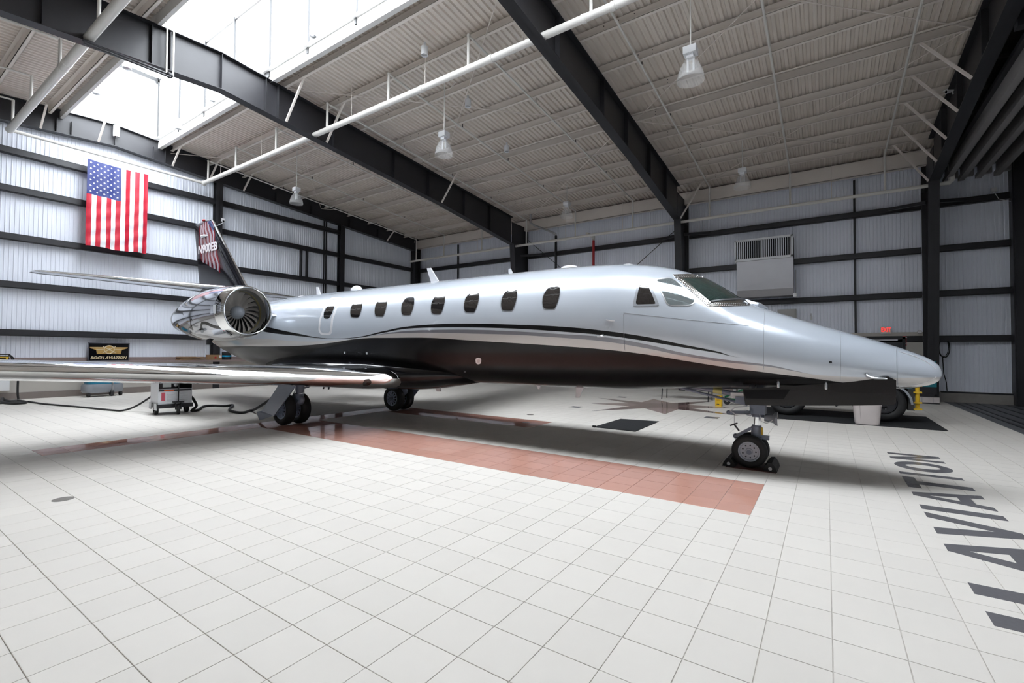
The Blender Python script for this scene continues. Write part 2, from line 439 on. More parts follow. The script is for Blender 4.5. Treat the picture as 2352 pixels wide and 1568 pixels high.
# eave strut
MB().box((XF, YB - .30, 7.55), (XE, YB - .12, 7.565)).box((XF, YB - .30, 7.55), (XE, YB - .285, 8.06)).box((XF, YB - .30, 8.045), (XE, YB - .12, 8.06)).build('eave_strut', M['purlin'], wb)
# tapered wall columns of the frames
def frame_col(x):
    b = MB()
    yi_t, yi_b, yo = 16.12, 16.75, 17.40
    zt = 7.75
    if x > -19:
        b.prism([(yi_b, 0), (yi_b + .02, 0), (yi_t + .02, 6.72), (yi_t, 6.72)], x - .13, x + .13, 'yz')
        b.prism([(yi_b, 0), (yo, 0), (yo, zt), (yi_t, zt), (yi_t, 6.72)], x - .008, x + .008, 'yz')
        b.box((x - .13, yo - .02, 0), (x + .13, yo, zt))
        b.box((x - .12, yi_t, 6.70), (x + .12, yo, 6.72))
    else:
        b.box((x - .05, 16.95, 0), (x + .28, 16.97, 7.4)); b.box((x - .05, yo - .02, 0), (x + .28, yo, 7.6)); b.box((x + .1, 16.95, 0), (x + .116, yo, 7.5))
        b.box((x - .05, 16.95, 0), (x - .035, yo, 7.5))
    return b.build('column', M['black_steel'], wb)
for x in FX: frame_col(x)
# knee braces from columns to the top girt, cross rods, conduit
for x in FX[1:]:
    for s in (-1, 1):
        MB().bar((x + s * .1, YB - .75, 6.22), (x + s * .95, YB - .17, 6.30), .08, .10).build('girt_brace', M['black_steel'], wb)
def rod(p, q, r=.014, name='tie_rod', m='black_steel', par=None):
    return MB().tube([p, q], r, 6).build(name, M[m], par or wb)
rod((-3.98, 17.25, 6.75), (-11.55, 17.25, .8)); rod((-11.55, 17.25, 7.2), (-3.98, 17.25, .8))
for x in (-16.2, 1.75):
    MB().box((x - .03, YB - .05, 2.2), (x + .03, YB + .02, 7.5)).build('conduit', M['black_steel'], wb)

wr = emp('wall_right', (0, 0, 0), 'dark steel sliding hangar door wall', 'wall', kind='structure')
MB().box((XE, YFRONT, 0), (XE + .2, YB, 9.3)).build('door_leaf', mat('pale_door_panel', (.72, .73, .75), .6, var=.05), wr)
ibeam_col(wr, 5.5, 5.85, YB - .5, YB, 0, 7.6, name='jamb')
MB().box((5.47, YB - .45, 0), (6.1, YB - .38, 7.6)).build('jamb_plate', M['black_steel'], wr)
wf = emp('wall_front', (0, 0, 0), 'pale metal wall behind the photographer', 'wall', kind='structure')
MB().box((XF, YFRONT - .15, 1.3), (XE, YFRONT, 8.3)).build('wall_backing', mat('pale_front_wall', (.80, .80, .80), .6), wf)
MB().box((XF, YFRONT - .15, 0), (XE, YFRONT + .02, 1.3)).build('wainscot', M['masonry'], wf)
for z in GZ[:4]: MB().box((XF, YFRONT, z - .2), (XE, YFRONT + .18, z)).build('girt', M['black_steel'], wf)

# ------------------------------------------------------------------ ceiling
ce = emp('ceiling', (0, 0, 0), 'corrugated roof deck on pale purlins and black rigid frames', 'ceiling', kind='structure')
def deck_sheet(ya, yb, za, zb, width=.915):
    b = MB(); n = 6; p = width / n; prof = []
    for k in range(n):
        x = k * p; prof += [(x, 0), (x + p * .42, 0), (x + p * .55, .042), (x + p * .87, .042)]
    prof.append((width, 0))
    vs = [(x, ya, za + d) for x, d in prof] + [(x, yb, zb + d) for x, d in prof]
    k = len(prof); b.add(vs, [(i, i + 1, i + 1 + k, i + k) for i in range(k - 1)])
    return b.mesh('roof_deck_sheet', M['deck'], fix=False)
d1 = deck_sheet(SKY_R - .02, YB + .1, roof_z(SKY_R, .24), roof_z(YB + .1, .24))
d2 = deck_sheet(YFRONT - .1, SKY_L + .02, roof_z(YFRONT - .1, .24), roof_z(SKY_L, .24))
x = XF - .1
while x < XE:
    inst('roof_deck_sheet', d1, ce, (x, 0, 0)); inst('roof_deck_sheet', d2, ce, (x, 0, 0)); x += .915
MB().box((XS1, SKY_L, 9.06), (XE, SKY_R, 9.10)).build('ridge_cap', M['deck'], ce)
# opaque roofing above the deck
MB().add([(XF - .2, SKY_R, roof_z(SKY_R, .32)), (XE + .2, SKY_R, roof_z(SKY_R, .32)), (XE + .2, YB + .3, roof_z(YB + .3, .32)), (XF - .2, YB + .3, roof_z(YB + .3, .32))], [(0, 1, 2, 3)]).build('roofing', M['deck'], ce)
MB().add([(XF - .2, YFRONT - .3, roof_z(YFRONT - .3, .32)), (XE + .2, YFRONT - .3, roof_z(YFRONT - .3, .32)), (XE + .2, SKY_L, roof_z(SKY_L, .32)), (XF - .2, SKY_L, roof_z(SKY_L, .32))], [(0, 1, 2, 3)]).build('roofing', M['deck'], ce)
PY = [17.36 - 1.265 * k for k in range(1, 11)]
PYF = [2 * RIDGE - y for y in PY] + [2 * RIDGE - 17.2 + .3]
def purlin(y):
    z = roof_z(y) + .22; b = MB(); s = 1 if y > RIDGE else -1
    x0, x1 = XF + .30, XE
    b.box((x0, y - .006, z - .22), (x1, y + .006, z)); b.box((x0, y - .006, z - .22), (x1, y - s * .075, z - .213)); b.box((x0, y, z - .008), (x1, y + s * .075, z))
    b.box((x0, y - s * .075, z - .22), (x1, y - s * .069, z - .19))
    return b.build('purlin', M['purlin'], ce)
for y in PY + PYF: purlin(y)
# bolt groups at purlin laps
bolt = MB()
bolt.lathe([(.012, 0), (.012, .006), (.001, .008)], axis=(0, -1, 0), n=6); boltm = bolt.mesh('bolt', M['black_steel'])
for fx in FX[1:]:
    for y in PY:
        for dx in (.7, 1.05, 1.4):
            for dz in (.06, .15): inst('bolt', boltm, ce, (fx + dx, y - .006, roof_z(y) + .22 - dz))
# rafters
def rafter(x, end=False):
    b = MB(); hw = .13
    def bot(y):
        a = abs(y - RIDGE)
        if end: return roof_z(y) - .22 - .30
        return 7.98 - .088 * a if a < 8 else 7.276 - .121 * (a - 8)
    ys = [RIDGE + s for s in ((-14.3, -8, 0, 8, 14.3) if end else (-13.0, -8, 0, 8, 13.0))]
    top = [(y, roof_z(y) - (.22 if end else .0)) for y in ys]
    if end: top = [(y, roof_z(y) + .22) for y in ys]
    bt = [(y, bot(y)) for y in ys]
    t = .018
    b.prism(top + bt[::-1], x - .007, x + .007, 'yz')
    b.prism(bt + [(y, z + t) for y, z in bt[::-1]], x - hw, x + hw, 'yz')
    b.prism([(y, z - .01) for y, z in top] + [(y, z - .01 - t) for y, z in top[::-1]], x - hw, x + hw, 'yz')
    r = b.build('rafter', M['black_steel'], ce)
    st = [-7.3, -3.2, -1.45, -1.1, 0, 1.1, 1.45, 3.2, 5.6, 7.3, 9.4, 11.2]
    for s in st:
        y = RIDGE + s
        MB().box((x - hw + .01, y - .006, bot(y) + .01), (x + hw - .01, y + .006, roof_z(y) - .05)).build('stiffener', M['black_steel'], ce)
    return bot
for x in FX: botf = rafter(x + (.15 if x < -19 else 0), x < -19)
# flange braces
def fbrace(p, q): MB().bar(p, q, .05, .05).box(q, (q[0] + .01, q[1] + .01, q[2] + .01)).build('flange_brace', M['purlin'], ce)
def fb0(y, z=None): return (7.98 - .088 * abs(y - RIDGE) if abs(y - RIDGE) < 8 else 7.276 - .121 * (abs(y - RIDGE) - 8)) + .03
for x in FX[1:]:
    ysb = ([PY[9], PY[8], PY[4]] if x < -10 else [PY[0]]) if x < 3 else [PY[0], PY[1], PY[2], PY[3], PY[4]]
    for y in ysb:
        sx = .95 if x < 0 else -.95
        fbrace((x + sx, y, roof_z(y) + .03), (x + (.13 if x < 0 else -.13), y, fb0(y)))
# gable end braces
for y in (PY[9], PY[8], PY[7], PY[1], SKY_L - .55, 2.6):
    fbrace((XF + .95, y, roof_z(y) + .03), (XF + .3, y, roof_z(y) - .52))
# thin wind-bracing rods below the purlins and conduits
def roofrod(x0, y0, x1, y1, r=.011):
    MB().tube([(x0, y0, roof_z(y0) - .03), (x1, y1, roof_z(y1) - .03)], r, 6).build('bracing_rod', M['purlin'], ce)
for a, c in zip(FX, FX[1:]):
    for y0, y1 in ((4.7, 10.9), (10.9, 17.0)):
        roofrod(a + .15, y0, c - .15, y1); roofrod(a + .15, y1, c - .15, y0)
for k in range(3):
    y = PY[4] - .10 - .05 * k
    MB().tube([(XF + .2, y, roof_z(y) + .19 - .02 * k), (XE - .3, y, roof_z(y) + .19 - .02 * k)], .012, 6).build('conduit', M['purlin'], ce)

for dx, z in ((.10, 7.72), (.16, 7.68), (.22, 7.60)):
    MB().tube([(-11.45 + dx - .1, .42, z), (-11.45 + dx - .1, 1.9, z + .05)], .022, 8).build('conduit', M['black_steel'], ce)
for y in (1.84, 1.97):
    MB().tube([(-11.40, y, 7.72), (-11.40, y, 9.3)], .02, 8).build('conduit', M['pipe'], ce)
MB().sphere((-11.4, 1.9, 7.72), .07).build('conduit_fitting', M['black_steel'], ce)
M['purlin_shade'] = mat('shaded_purlin_brown', (.10, .09, .085), .7)  # purlin tone with the shade put into the colour
M['shade_sheet'] = mat('ceiling_shade_dark', (.05, .045, .042), .8)  # near-black colour stands in for the dim roof over the door bay
MB().add([(FX[3] + .14, y_, roof_z(y_) - .01) for y_ in (RIDGE, 17.3)] + [(XE, y_, roof_z(y_) - .01) for y_ in (17.3, RIDGE)], [(0, 1, 2, 3)]).build('shade_sheet', M['shade_sheet'], ce)  # added sheets hide the lit deck so this end of the ceiling looks shaded
MB().add([(FX[3] + .14, y_, roof_z(y_) - .01) for y_ in (RIDGE, -11.2)] + [(XE, y_, roof_z(y_) - .01) for y_ in (-11.2, RIDGE)], [(0, 1, 2, 3)]).build('shade_sheet', M['shade_sheet'], ce)
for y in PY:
    MB().box((FX[3] + .14, y - .03, roof_z(y) - .09), (XE, y + .03, roof_z(y) - .01)).build('shaded_purlin_strip', M['purlin_shade'], ce)  # added strips repeat the purlins, painted as dark as they look in shade
# ------------------------------------------------------------------ ridge skylight
sk = emp('window_1', (0, 0, 0), 'long raised ridge skylight with white glazing panels', 'skylight', kind='structure')
n = 12; st = (XS1 - XF) / n
for k in range(n):
    x0 = XF + k * st + .03; x1 = x0 + st - .06
    MB().box((x0, SKY_R, SKY_Z0), (x1, SKY_R + .012, SKY_Z1)).build('pane', M['glazing'], sk)
    MB().box((x0, SKY_L - .012, SKY_Z0), (x1, SKY_L, SKY_Z1)).build('pane', M['glazing'], sk)
    MB().box((x0, SKY_L, SKY_Z1), (x1, SKY_R, SKY_Z1 + .012)).build('pane', M['glazing'], sk)
for k in range(n + 1):
    x = XF + k * st
    big = k % 4 == 0
    wdt = .11 if big else .03
    for y in (SKY_L, SKY_R):
        MB().box((x - wdt, y - .05, 8.95), (x + wdt, y + .05, SKY_Z1 + .02)).build('mullion', M['grey_trim'] if k == 0 else M['mullion'], sk)
    if big: MB().box((x - wdt, SKY_L, SKY_Z1 - .16), (x + wdt, SKY_R, SKY_Z1 - .02)).build('cross_beam', M['grey_trim'] if k == 0 else M['mullion'], sk)
for y, s in ((SKY_R, -1), (SKY_L, 1)):
    MB().box((XF, y - .02, 8.80), (XS1, y + .10 if s < 0 else y - .10, SKY_Z0)).build('curb', M['curb'], sk)
    MB().box((XF, y + s * .12, 9.10), (XS1, y, 9.13)).build('curb_lip', M['curb'], sk)
    MB().box((XF, y - .04, SKY_Z1 - .08), (XS1, y + .04, SKY_Z1 + .03)).build('eave_rail', M['mullion'], sk)
# gable end of the monitor
MB().box((XF - .05, SKY_L, 9.0), (XF - .03, SKY_R, SKY_Z1)).build('end_pane', M['glazing'], sk)
MB().box((XS1, SKY_L, 9.0), (XS1 + .05, SKY_R, SKY_Z1)).build('end_panel', M['white'], sk)

# ------------------------------------------------------------------ the business jet
YA = 4.53
jet = emp('business_jet', (-4.0, YA, 0), 'silver and black twin-engine business jet parked on the tiled floor', 'airplane')
JO = Vector(WORLD[jet.name])

def pchip(pts):
    pts = sorted(pts); xs = [p[0] for p in pts]; ys = [p[1] for p in pts]; n = len(xs)
    h = [xs[i + 1] - xs[i] for i in range(n - 1)]; d = [(ys[i + 1] - ys[i]) / h[i] for i in range(n - 1)]
    mm = [d[0]] + [0 if d[i - 1] * d[i] <= 0 else 2 * d[i - 1] * d[i] / (d[i - 1] + d[i]) for i in range(1, n - 1)] + [d[-1]]
    def f(x):
        if x <= xs[0]: return ys[0]
        if x >= xs[-1]: return ys[-1]
        i = 0
        while x > xs[i + 1]: i += 1
        t = (x - xs[i]) / h[i]
        return (1 + 2 * t) * (1 - t) ** 2 * ys[i] + t * (1 - t) ** 2 * h[i] * mm[i] + t * t * (3 - 2 * t) * ys[i + 1] + t * t * (t - 1) * h[i] * mm[i + 1]
    return f
fzt = pchip([(1.955, 1.30), (1.945, 1.345), (1.92, 1.385), (1.85, 1.445), (1.65, 1.545), (1.34, 1.668), (1.13, 1.742), (.69, 1.902), (.3, 2.055), (.02, 2.185), (-.3, 2.42), (-.61, 2.595), (-.91, 2.705), (-1.23, 2.785), (-1.63, 2.84), (-2.1, 2.87), (-2.7, 2.888), (-9, 2.895), (-10.2, 2.88), (-11.4, 2.84), (-13, 2.78), (-14.5, 2.72), (-16.2, 2.55)])
fzb = pchip([(1.955, 1.27), (1.945, 1.225), (1.92, 1.19), (1.85, 1.15), (1.65, 1.105), (1.3, 1.075), (.7, 1.045), (0, 1.015), (-.62, .995), (-1.9, .935), (-3, .92), (-9, .92), (-10.5, .95), (-11.5, 1.02), (-12.3, 1.12), (-13.7, 1.40), (-14.8, 1.70), (-15.5, 1.95), (-16.2, 2.3)])
fw = pchip([(1.955, .012), (1.945, .06), (1.92, .105), (1.85, .17), (1.65, .29), (1.34, .42), (1.13, .49), (.69, .61), (.3, .70), (.02, .76), (-.3, .81), (-.61, .85), (-.91, .88), (-1.63, .935), (-2.7, .96), (-9, .96), (-10.2, .95), (-11.5, .88), (-13, .70), (-14.5, .46), (-15.5, .28), (-16.2, .10)])
xs = [1.955, 1.953, 1.945, 1.935, 1.92, 1.90, 1.875, 1.85, 1.8, 1.75, 1.7] + [1.65 - .08 * k for k in range(52)]
x = xs[-1] - .25
while x > -9.9: xs.append(x); x -= .25
while x > -16.2: xs.append(x); x -= .16
xs.append(-16.2)
NR = 72
rings = []
for x in xs:
    zt, zb, ww = fzt(x), fzb(x), fw(x); zc = (zt + zb) / 2
    # the nose section carries its widest point lower than its middle
    k = max(0, min(1, (x + 1.6) / 1.4)); zc -= k * .06 * (zt - zb)
    ring = []
    for j in range(NR):
        t = 2 * math.pi * j / NR; c, s = math.cos(t), math.sin(t)
        ring.append((x, YA + ww * c, zc + ((zt - zc) if s > 0 else (zc - zb)) * s))
    rings.append(ring)
fus = MB().loft(rings, True)
fus_bvh = BVHTree.FromPolygons([Vector(v) for v in fus.v], fus.f)

def hit(bvh, u, v, off=0.):
    d = ray(u, v).normalized()
    p, n, i, dist = bvh.ray_cast(CAM, d)
    if p is None:
        best = None
        for k in range(40, 160):
            q = CAM + d * (k * .1); p2, n2, i2, ds = bvh.find_nearest(q)
            if best is None or ds < best[0]: best = (ds, p2, n2)
        p, n = best[1], best[2]
    if n.dot(d) > 0: n = -n
    return p + n * off, n

# painted scheme: boundaries read off the side of the jet, stored as height along the length
BND = {
 'b1': [(560, 735), (612, 750), (680, 765), (759, 777), (818, 774), (882, 760), (933, 750), (1010, 744), (1086, 743), (1188, 745.5), (1290, 750), (1380, 758.5), (1475.7, 772), (1571, 791.5), (1648, 806.8), (1705, 821)],
 'b2': [(560, 752), (620, 764), (680, 771), (759, 777.8), (818, 776), (882, 764), (933, 755), (1010, 752), (1086, 752), (1188, 755), (1290, 761.5), (1380, 769), (1475.7, 782), (1571, 798), (1648, 810.6), (1705, 821)],
 'b3': [(600, 778), (700, 784), (818, 777.5), (882, 766), (933, 760), (1010, 757), (1086, 757), (1188, 761), (1290, 767), (1380, 773), (1475.7, 788.6), (1571, 810.6), (1667, 826), (1762.6, 837.4), (1830, 851.7), (1880, 861)],
 'b4': [(600, 778), (700, 784), (818, 777.5), (882, 767.5), (933, 764.5), (1010, 764), (1086, 766), (1188, 769), (1290, 775.5), (1380, 783), (1475.7, 798), (1571, 817), (1667, 831.6), (1762.6, 841.5), (1830, 853), (1880, 861)],
 'b5': [(560, 795), (640, 795), (700, 793), (760, 787), (831, 777), (907.5, 775.6), (984, 775.6), (1086, 782), (1188, 788), (1290, 794.7), (1380, 801.5), (1475.7, 812.5), (1571, 828), (1667, 843), (1762.6, 855.6), (1830, 864), (1935, 878), (1978, 884)],
}
XA, XB = -16.5, 2.0
ZA, ZB = .5, 3.0
def paint(name, bvh, bounds, cols, rough=.2, metal=.4):
    """stack of painted bands; bounds top to bottom; cols = (first colour, then [(upper, lower, colour)])"""
    m = bpy.data.materials.new(name); m.use_nodes = True; nt = m.node_tree; b = nt.nodes['Principled BSDF']
    tc = nt.nodes.new('ShaderNodeTexCoord'); sp = nt.nodes.new('ShaderNodeSeparateXYZ'); nt.links.new(tc.outputs['Object'], sp.inputs[0])
    nx = nt.nodes.new('ShaderNodeMapRange'); nx.inputs['From Min'].default_value = XA - JO.x; nx.inputs['From Max'].default_value = XB - JO.x
    nt.links.new(sp.outputs['X'], nx.inputs['Value'])
    nz = nt.nodes.new('ShaderNodeMapRange'); nz.inputs['From Min'].default_value = ZA; nz.inputs['From Max'].default_value = ZB
    nt.links.new(sp.outputs['Z'], nz.inputs['Value'])
    above = {}
    for k, px in bounds.items():
        pts = []
        for q in px:
            p = hit(bvh, *q)[0] if len(q) == 2 else Vector((q[0], 0, q[2]))
            pts.append(((p.x - XA) / (XB - XA), (p.z - ZA) / (ZB - ZA)))
        pts.sort()
        out = []
        for p in pts:
            if not out or p[0] - out[-1][0] > .004: out.append(p)
        fc = nt.nodes.new('ShaderNodeFloatCurve'); cm = fc.mapping; cv = cm.curves[0]
        cv.points[0].location = (0, out[0][1]); cv.points[1].location = (1, out[-1][1])
        for p in out:
            if .001 < p[0] < .999: cv.points.new(*p)
        cm.update(); nt.links.new(nx.outputs['Result'], fc.inputs['Value'])
        g_ = nt.nodes.new('ShaderNodeMath'); g_.operation = 'GREATER_THAN'
        nt.links.new(nz.outputs['Result'], g_.inputs[0]); nt.links.new(fc.outputs['Value'], g_.inputs[1]); above[k] = g_.outputs[0]
    cur = None; met = None
    base = cols[0]
    prev = nt.nodes.new('ShaderNodeRGB'); prev.outputs[0].default_value = (*base, 1); cur = prev.outputs[0]
    mv = nt.nodes.new('ShaderNodeValue'); mv.outputs[0].default_value = metal; met = mv.outputs[0]
    for up, lo, c, mt in cols[1]:
        # inside when not above 'up' and (above 'lo')
        inv = nt.nodes.new('ShaderNodeMath'); inv.operation = 'SUBTRACT'; inv.inputs[0].default_value = 1; nt.links.new(above[up], inv.inputs[1])
        fac = inv.outputs[0]
        if lo:
            mu = nt.nodes.new('ShaderNodeMath'); mu.operation = 'MULTIPLY'; nt.links.new(fac, mu.inputs[0]); nt.links.new(above[lo], mu.inputs[1]); fac = mu.outputs[0]
        mx = nt.nodes.new('ShaderNodeMix'); mx.data_type = 'RGBA'; nt.links.new(fac, mx.inputs['Factor']); nt.links.new(cur, mx.inputs['A']); mx.inputs['B'].default_value = (*c, 1); cur = mx.outputs['Result']
        m2 = nt.nodes.new('ShaderNodeMix'); nt.links.new(fac, m2.inputs[0]); nt.links.new(met, m2.inputs[2]); m2.inputs[3].default_value = mt; met = m2.outputs[0]
    nt.links.new(cur, b.inputs['Base Color']); nt.links.new(met, b.inputs['Metallic'])
    b.inputs['Roughness'].default_value = rough; b.inputs['Coat Roughness'].default_value = .03
    cw = nt.nodes.new('ShaderNodeMath'); cw.operation = 'MULTIPLY'; cw.inputs[1].default_value = 4.2; cw.use_clamp = True
    nt.links.new(met, cw.inputs[0]); nt.links.new(cw.outputs[0], b.inputs['Coat Weight'])
    b.inputs['Specular IOR Level'].default_value = .3
    return m
SILV, BLK, GRY, PALE = (.635, .69, .765), (.005, .005, .006), (.23, .235, .27), (.62, .60, .59)
M['jet'] = paint('silver_black_jet_paint', fus_bvh, BND, (SILV, [('b5', None, BLK, 0), ('b4', 'b5', PALE, .2), ('b3', 'b4', GRY, .3), ('b1', 'b2', BLK, 0)]), .24, .24)
fus.build('fuselage', M['jet'], jet, smooth='all')

def densify(px, n=48):
    pts = [Vector(p) for p in px]; L_ = [(pts[(i + 1) % len(pts)] - pts[i]).length for i in range(len(pts))]; tot = sum(L_); out = []
    for k in range(n):
        s = tot * k / n; i = 0
        while s > L_[i]: s -= L_[i]; i = (i + 1) % len(pts)
        out.append(pts[i].lerp(pts[(i + 1) % len(pts)], s / L_[i]))
    return out
def smooth_px(px, it=2):
    pts = densify(px, max(24, 3 * len(px)))
    for _ in range(it):
        o = []
        for i in range(len(pts)):
            a, b = pts[i], pts[(i + 1) % len(pts)]; o += [a.lerp(b, .25), a.lerp(b, .75)]
        pts = o
    return [tuple(p) for p in pts]
def patch(name, px, m, bvh=None, off=.004, n=48, rings=5, parent=None, mirror=True, sm=1):
    bvh = bvh or fus_bvh; parent = parent or jet
    if sm: px = smooth_px(px, sm)
    d = densify(px, n); c = sum(d, Vector((0, 0))) / n
    b = MB(); vs = []
    for r in range(rings): 
        k = 1 - r / rings
        for p in d:
            q = c.lerp(p, k); vs.append(hit(bvh, q.x, q.y, off)[0])
    vs.append(hit(bvh, c.x, c.y, off)[0])
    fs = []
    for r in range(rings - 1):
        for j in range(n): fs.append((r * n + j, r * n + (j + 1) % n, (r + 1) * n + (j + 1) % n, (r + 1) * n + j))
    for j in range(n): fs.append(((rings - 1) * n + j, (rings - 1) * n + (j + 1) % n, rings * n))
    # rim down to the skin
    o = len(vs)
    for p in d: vs.append(hit(bvh, p.x, p.y, -.003)[0])
    for j in range(n): fs.append((j, (j + 1) % n, o + (j + 1) % n, o + j))
    b.add(vs, fs)
    ob = b.build(name, m, parent, smooth=True)
    if mirror:
        b2 = MB(); b2.add([(v[0], 2 * YA - v[1], v[2]) for v in vs], [f[::-1] for f in fs]); b2.build(name, m, parent, smooth=True)
    return ob
def ring_patch(name, outer, inner, m, off=.003, n=64, mirror=True, sm=1, parent=None):
    if sm: outer, inner = smooth_px(outer, sm), smooth_px(inner, sm)
    A, B = densify(outer, n), densify(inner, n)
    vs = [hit(fus_bvh, p.x, p.y, off)[0] for p in A] + [hit(fus_bvh, p.x, p.y, off)[0] for p in B]
    fs = [(j, (j + 1) % n, n + (j + 1) % n, n + j) for j in range(n)]
    o = len(vs); vs += [hit(fus_bvh, p.x, p.y, -.002)[0] for p in A]; fs += [(j, (j + 1) % n, o + (j + 1) % n, o + j) for j in range(n)]
    b = MB().add(vs, fs); ob = b.build(name, m, parent or jet, smooth=True)
    if mirror: MB().add([(v[0], 2 * YA - v[1], v[2]) for v in vs], [f[::-1] for f in fs]).build(name, m, parent or jet, smooth=True)
    return ob
def scale_px(px, k):
    c = sum((Vector(p) for p in px), Vector((0, 0))) / len(px); return [tuple(c.lerp(Vector(p), k)) for p in px]

M['cabin_glass'] = mat('dark_cabin_window', (.018, .016, .016), .04, coat=1., var=.1)
M['cockpit_glass'] = mat('green_cockpit_glass', (.012, .035, .032), .02, coat=1., var=.1)
M['side_glass'] = mat('pale_cockpit_side_window', (.35, .42, .45), .03, metal=.7, coat=1., var=.05)
M['win_rim'] = mat('window_rim', (.30, .32, .35), .3, metal=.5)
WSHAPE = [(.40, .03), (.62, 0), (.97, 0), (1, .08), (.98, .35), (.90, .6), (.78, .85), (.70, .97), (.60, 1), (.15, .99), (.05, .93), (0, .72), (.02, .5), (.1, .3), (.25, .12)]
for (x0, x1, y0, y1) in ((98, 205, 518, 662), (317, 427, 500, 653), (557, 674, 482, 642), (824, 950, 461, 631), (1121, 1257, 439, 616), (1455, 1600, 414, 602), (1828, 1985, 386, 587)):
    px = [(780 + .2551 * (x0 + u * (x1 - x0)), 560 + .2551 * (y0 + v * (y1 - y0))) for u, v in WSHAPE]
    wn = patch('cabin_window', px, M['cabin_glass'], off=.004)
    ring_patch('window_rim', scale_px(px, 1.09), scale_px(px, .98), M['win_rim'], off=.003, parent=jet)
def cp(pts, o=(1380, 560), s=.1913): return [(o[0] + s * a, o[1] + s * b) for a, b in pts]
px = cp([(1985, 1140), (2033, 1132), (2028, 1180), (2000, 1250), (1965, 1312), (1915, 1318), (1900, 1300), (1905, 1240), (1940, 1175)], (380, 480))
patch('cabin_window', px, M['cabin_glass'])
outer = cp([(2005, 1058), (2128, 1055), (2122, 1085), (2065, 1185), (2015, 1320), (1998, 1490), (1970, 1515), (1860, 1508), (1836, 1450), (1845, 1330), (1895, 1190), (1965, 1085)], (380, 480))
inner = cp([(2010, 1082), (2092, 1080), (2088, 1100), (2038, 1190), (1990, 1320), (1976, 1470), (1955, 1492), (1876, 1488), (1858, 1448), (1867, 1335), (1915, 1200), (1978, 1102)], (380, 480))
ring_patch('emergency_exit_outline', outer, inner, M['antenna_white'], sm=1)
# cockpit windows
ring_patch('cockpit_window_frame', cp([(450, 438), (575, 436), (708, 742), (380, 750)]), cp([(472, 460), (552, 458), (664, 724), (415, 730)]), M['silver_paint'], off=.008, sm=1)
patch('cockpit_window', cp([(472, 458), (550, 456), (664, 724), (416, 730)]), M['cabin_glass'], off=.005, sm=1)
side = cp([(662, 426), (855, 408), (1000, 530), (1120, 640), (1135, 695), (1085, 738), (805, 740), (720, 560)])
ring_patch('cockpit_window_frame', scale_px(side, 1.05), scale_px(side, .97), M['satin'], off=.006, sm=1)
patch('cockpit_side_window', side, M['side_glass'], off=.005, sm=1)
wsf = cp([(862, 370), (1040, 362), (1225, 376), (1400, 470), (1600, 580), (1760, 672), (1795, 742), (1540, 748), (1285, 752), (1130, 610), (1000, 490)])
wsg = cp([(975, 416), (1285, 408), (1440, 492), (1600, 582), (1752, 664), (1560, 678), (1320, 704), (1150, 560), (1060, 480)])
M['ws_frame'] = mat('bronze_windshield_frame', (.30, .28, .26), .22, metal=.9)
ring_patch('windshield_frame', wsf, scale_px(wsg, .99), M['ws_frame'], off=.006, sm=0, n=90)
patch('windshield', wsg, M['cockpit_glass'], off=.005, sm=0, n=60)
st = MB()
def studs(a, b, n, rows=((0, 0),)):
    for k in range(n):
        for du, dv in rows:
            t = (k + .5) / n; u = a[0] + (b[0] - a[0]) * t + du; v = a[1] + (b[1] - a[1]) * t + dv
            p, nn = hit(fus_bvh, u, v, .006); st.lathe([(.011, -.002), (.009, .004), (.001, .006)], p, nn, n=8)
studs(*cp([(880, 378), (1225, 384)]), 14, ((0, 0), (2, 3.5)))
studs(*cp([(890, 400), (1290, 735)]), 20, ((0, 0), (5.5, -1)))
studs(*cp([(1300, 742), (1780, 735)]), 22, ((0, 0), (-1, -4)))
tag(st.build('windshield_studs', M['chrome'], jet, smooth=True), kind='stuff')
MB().tube([hit(fus_bvh, *q, .02)[0] for q in cp([(1320, 700), (1450, 680), (1600, 672), (1720, 672)])], .012, 6).build('wiper_rail', M['satin'], jet)
# raised fairing at the foot of the windshield
MB().tube([hit(fus_bvh, *q, .012)[0] for q in cp([(1730, 672), (1800, 712), (1900, 745), (2010, 770)])], [.02, .05, .04, .008], 8).build('rain_deflector', M['silver_paint'], jet, smooth=True)
# panel seams
M['seam'] = mat('panel_seam', (.30, .32, .35), .4)
def seam(px, r=.0032, m='seam'):
    pp = []
    for a_, b_ in zip(px, px[1:]): pp += [tuple(Vector(a_).lerp(Vector(b_), k / 10)) for k in range(10)]
    MB().tube([hit(fus_bvh, *q, .0005)[0] for q in pp + [px[-1]]], r, 5).build('panel_seam', M[m], jet)
for px in ([(1756, 712), (1754, 780), (1754, 848)], [(1930, 762), (1931, 820), (1930, 872)], [(2058, 798), (2060, 840), (2062, 888)], [(1432, 722), (1434, 790), (1435, 803)],
           [(1432, 718), (1560, 732), (1720, 748)]): seam(px)
# lightning strips on the radome
MB().tube([hit(fus_bvh, *q, .002)[0] for q in ((2064, 807), (2100, 818), (2130, 832), (2149, 847))], .005, 6).build('lightning_strip', M['antenna_white'], jet)
MB().tube([hit(fus_bvh, *q, .002)[0] for q in ((2064, 888), (2100, 884), (2130, 876), (2150, 865))], .005, 6).build('lightning_strip', M['antenna_white'], jet)
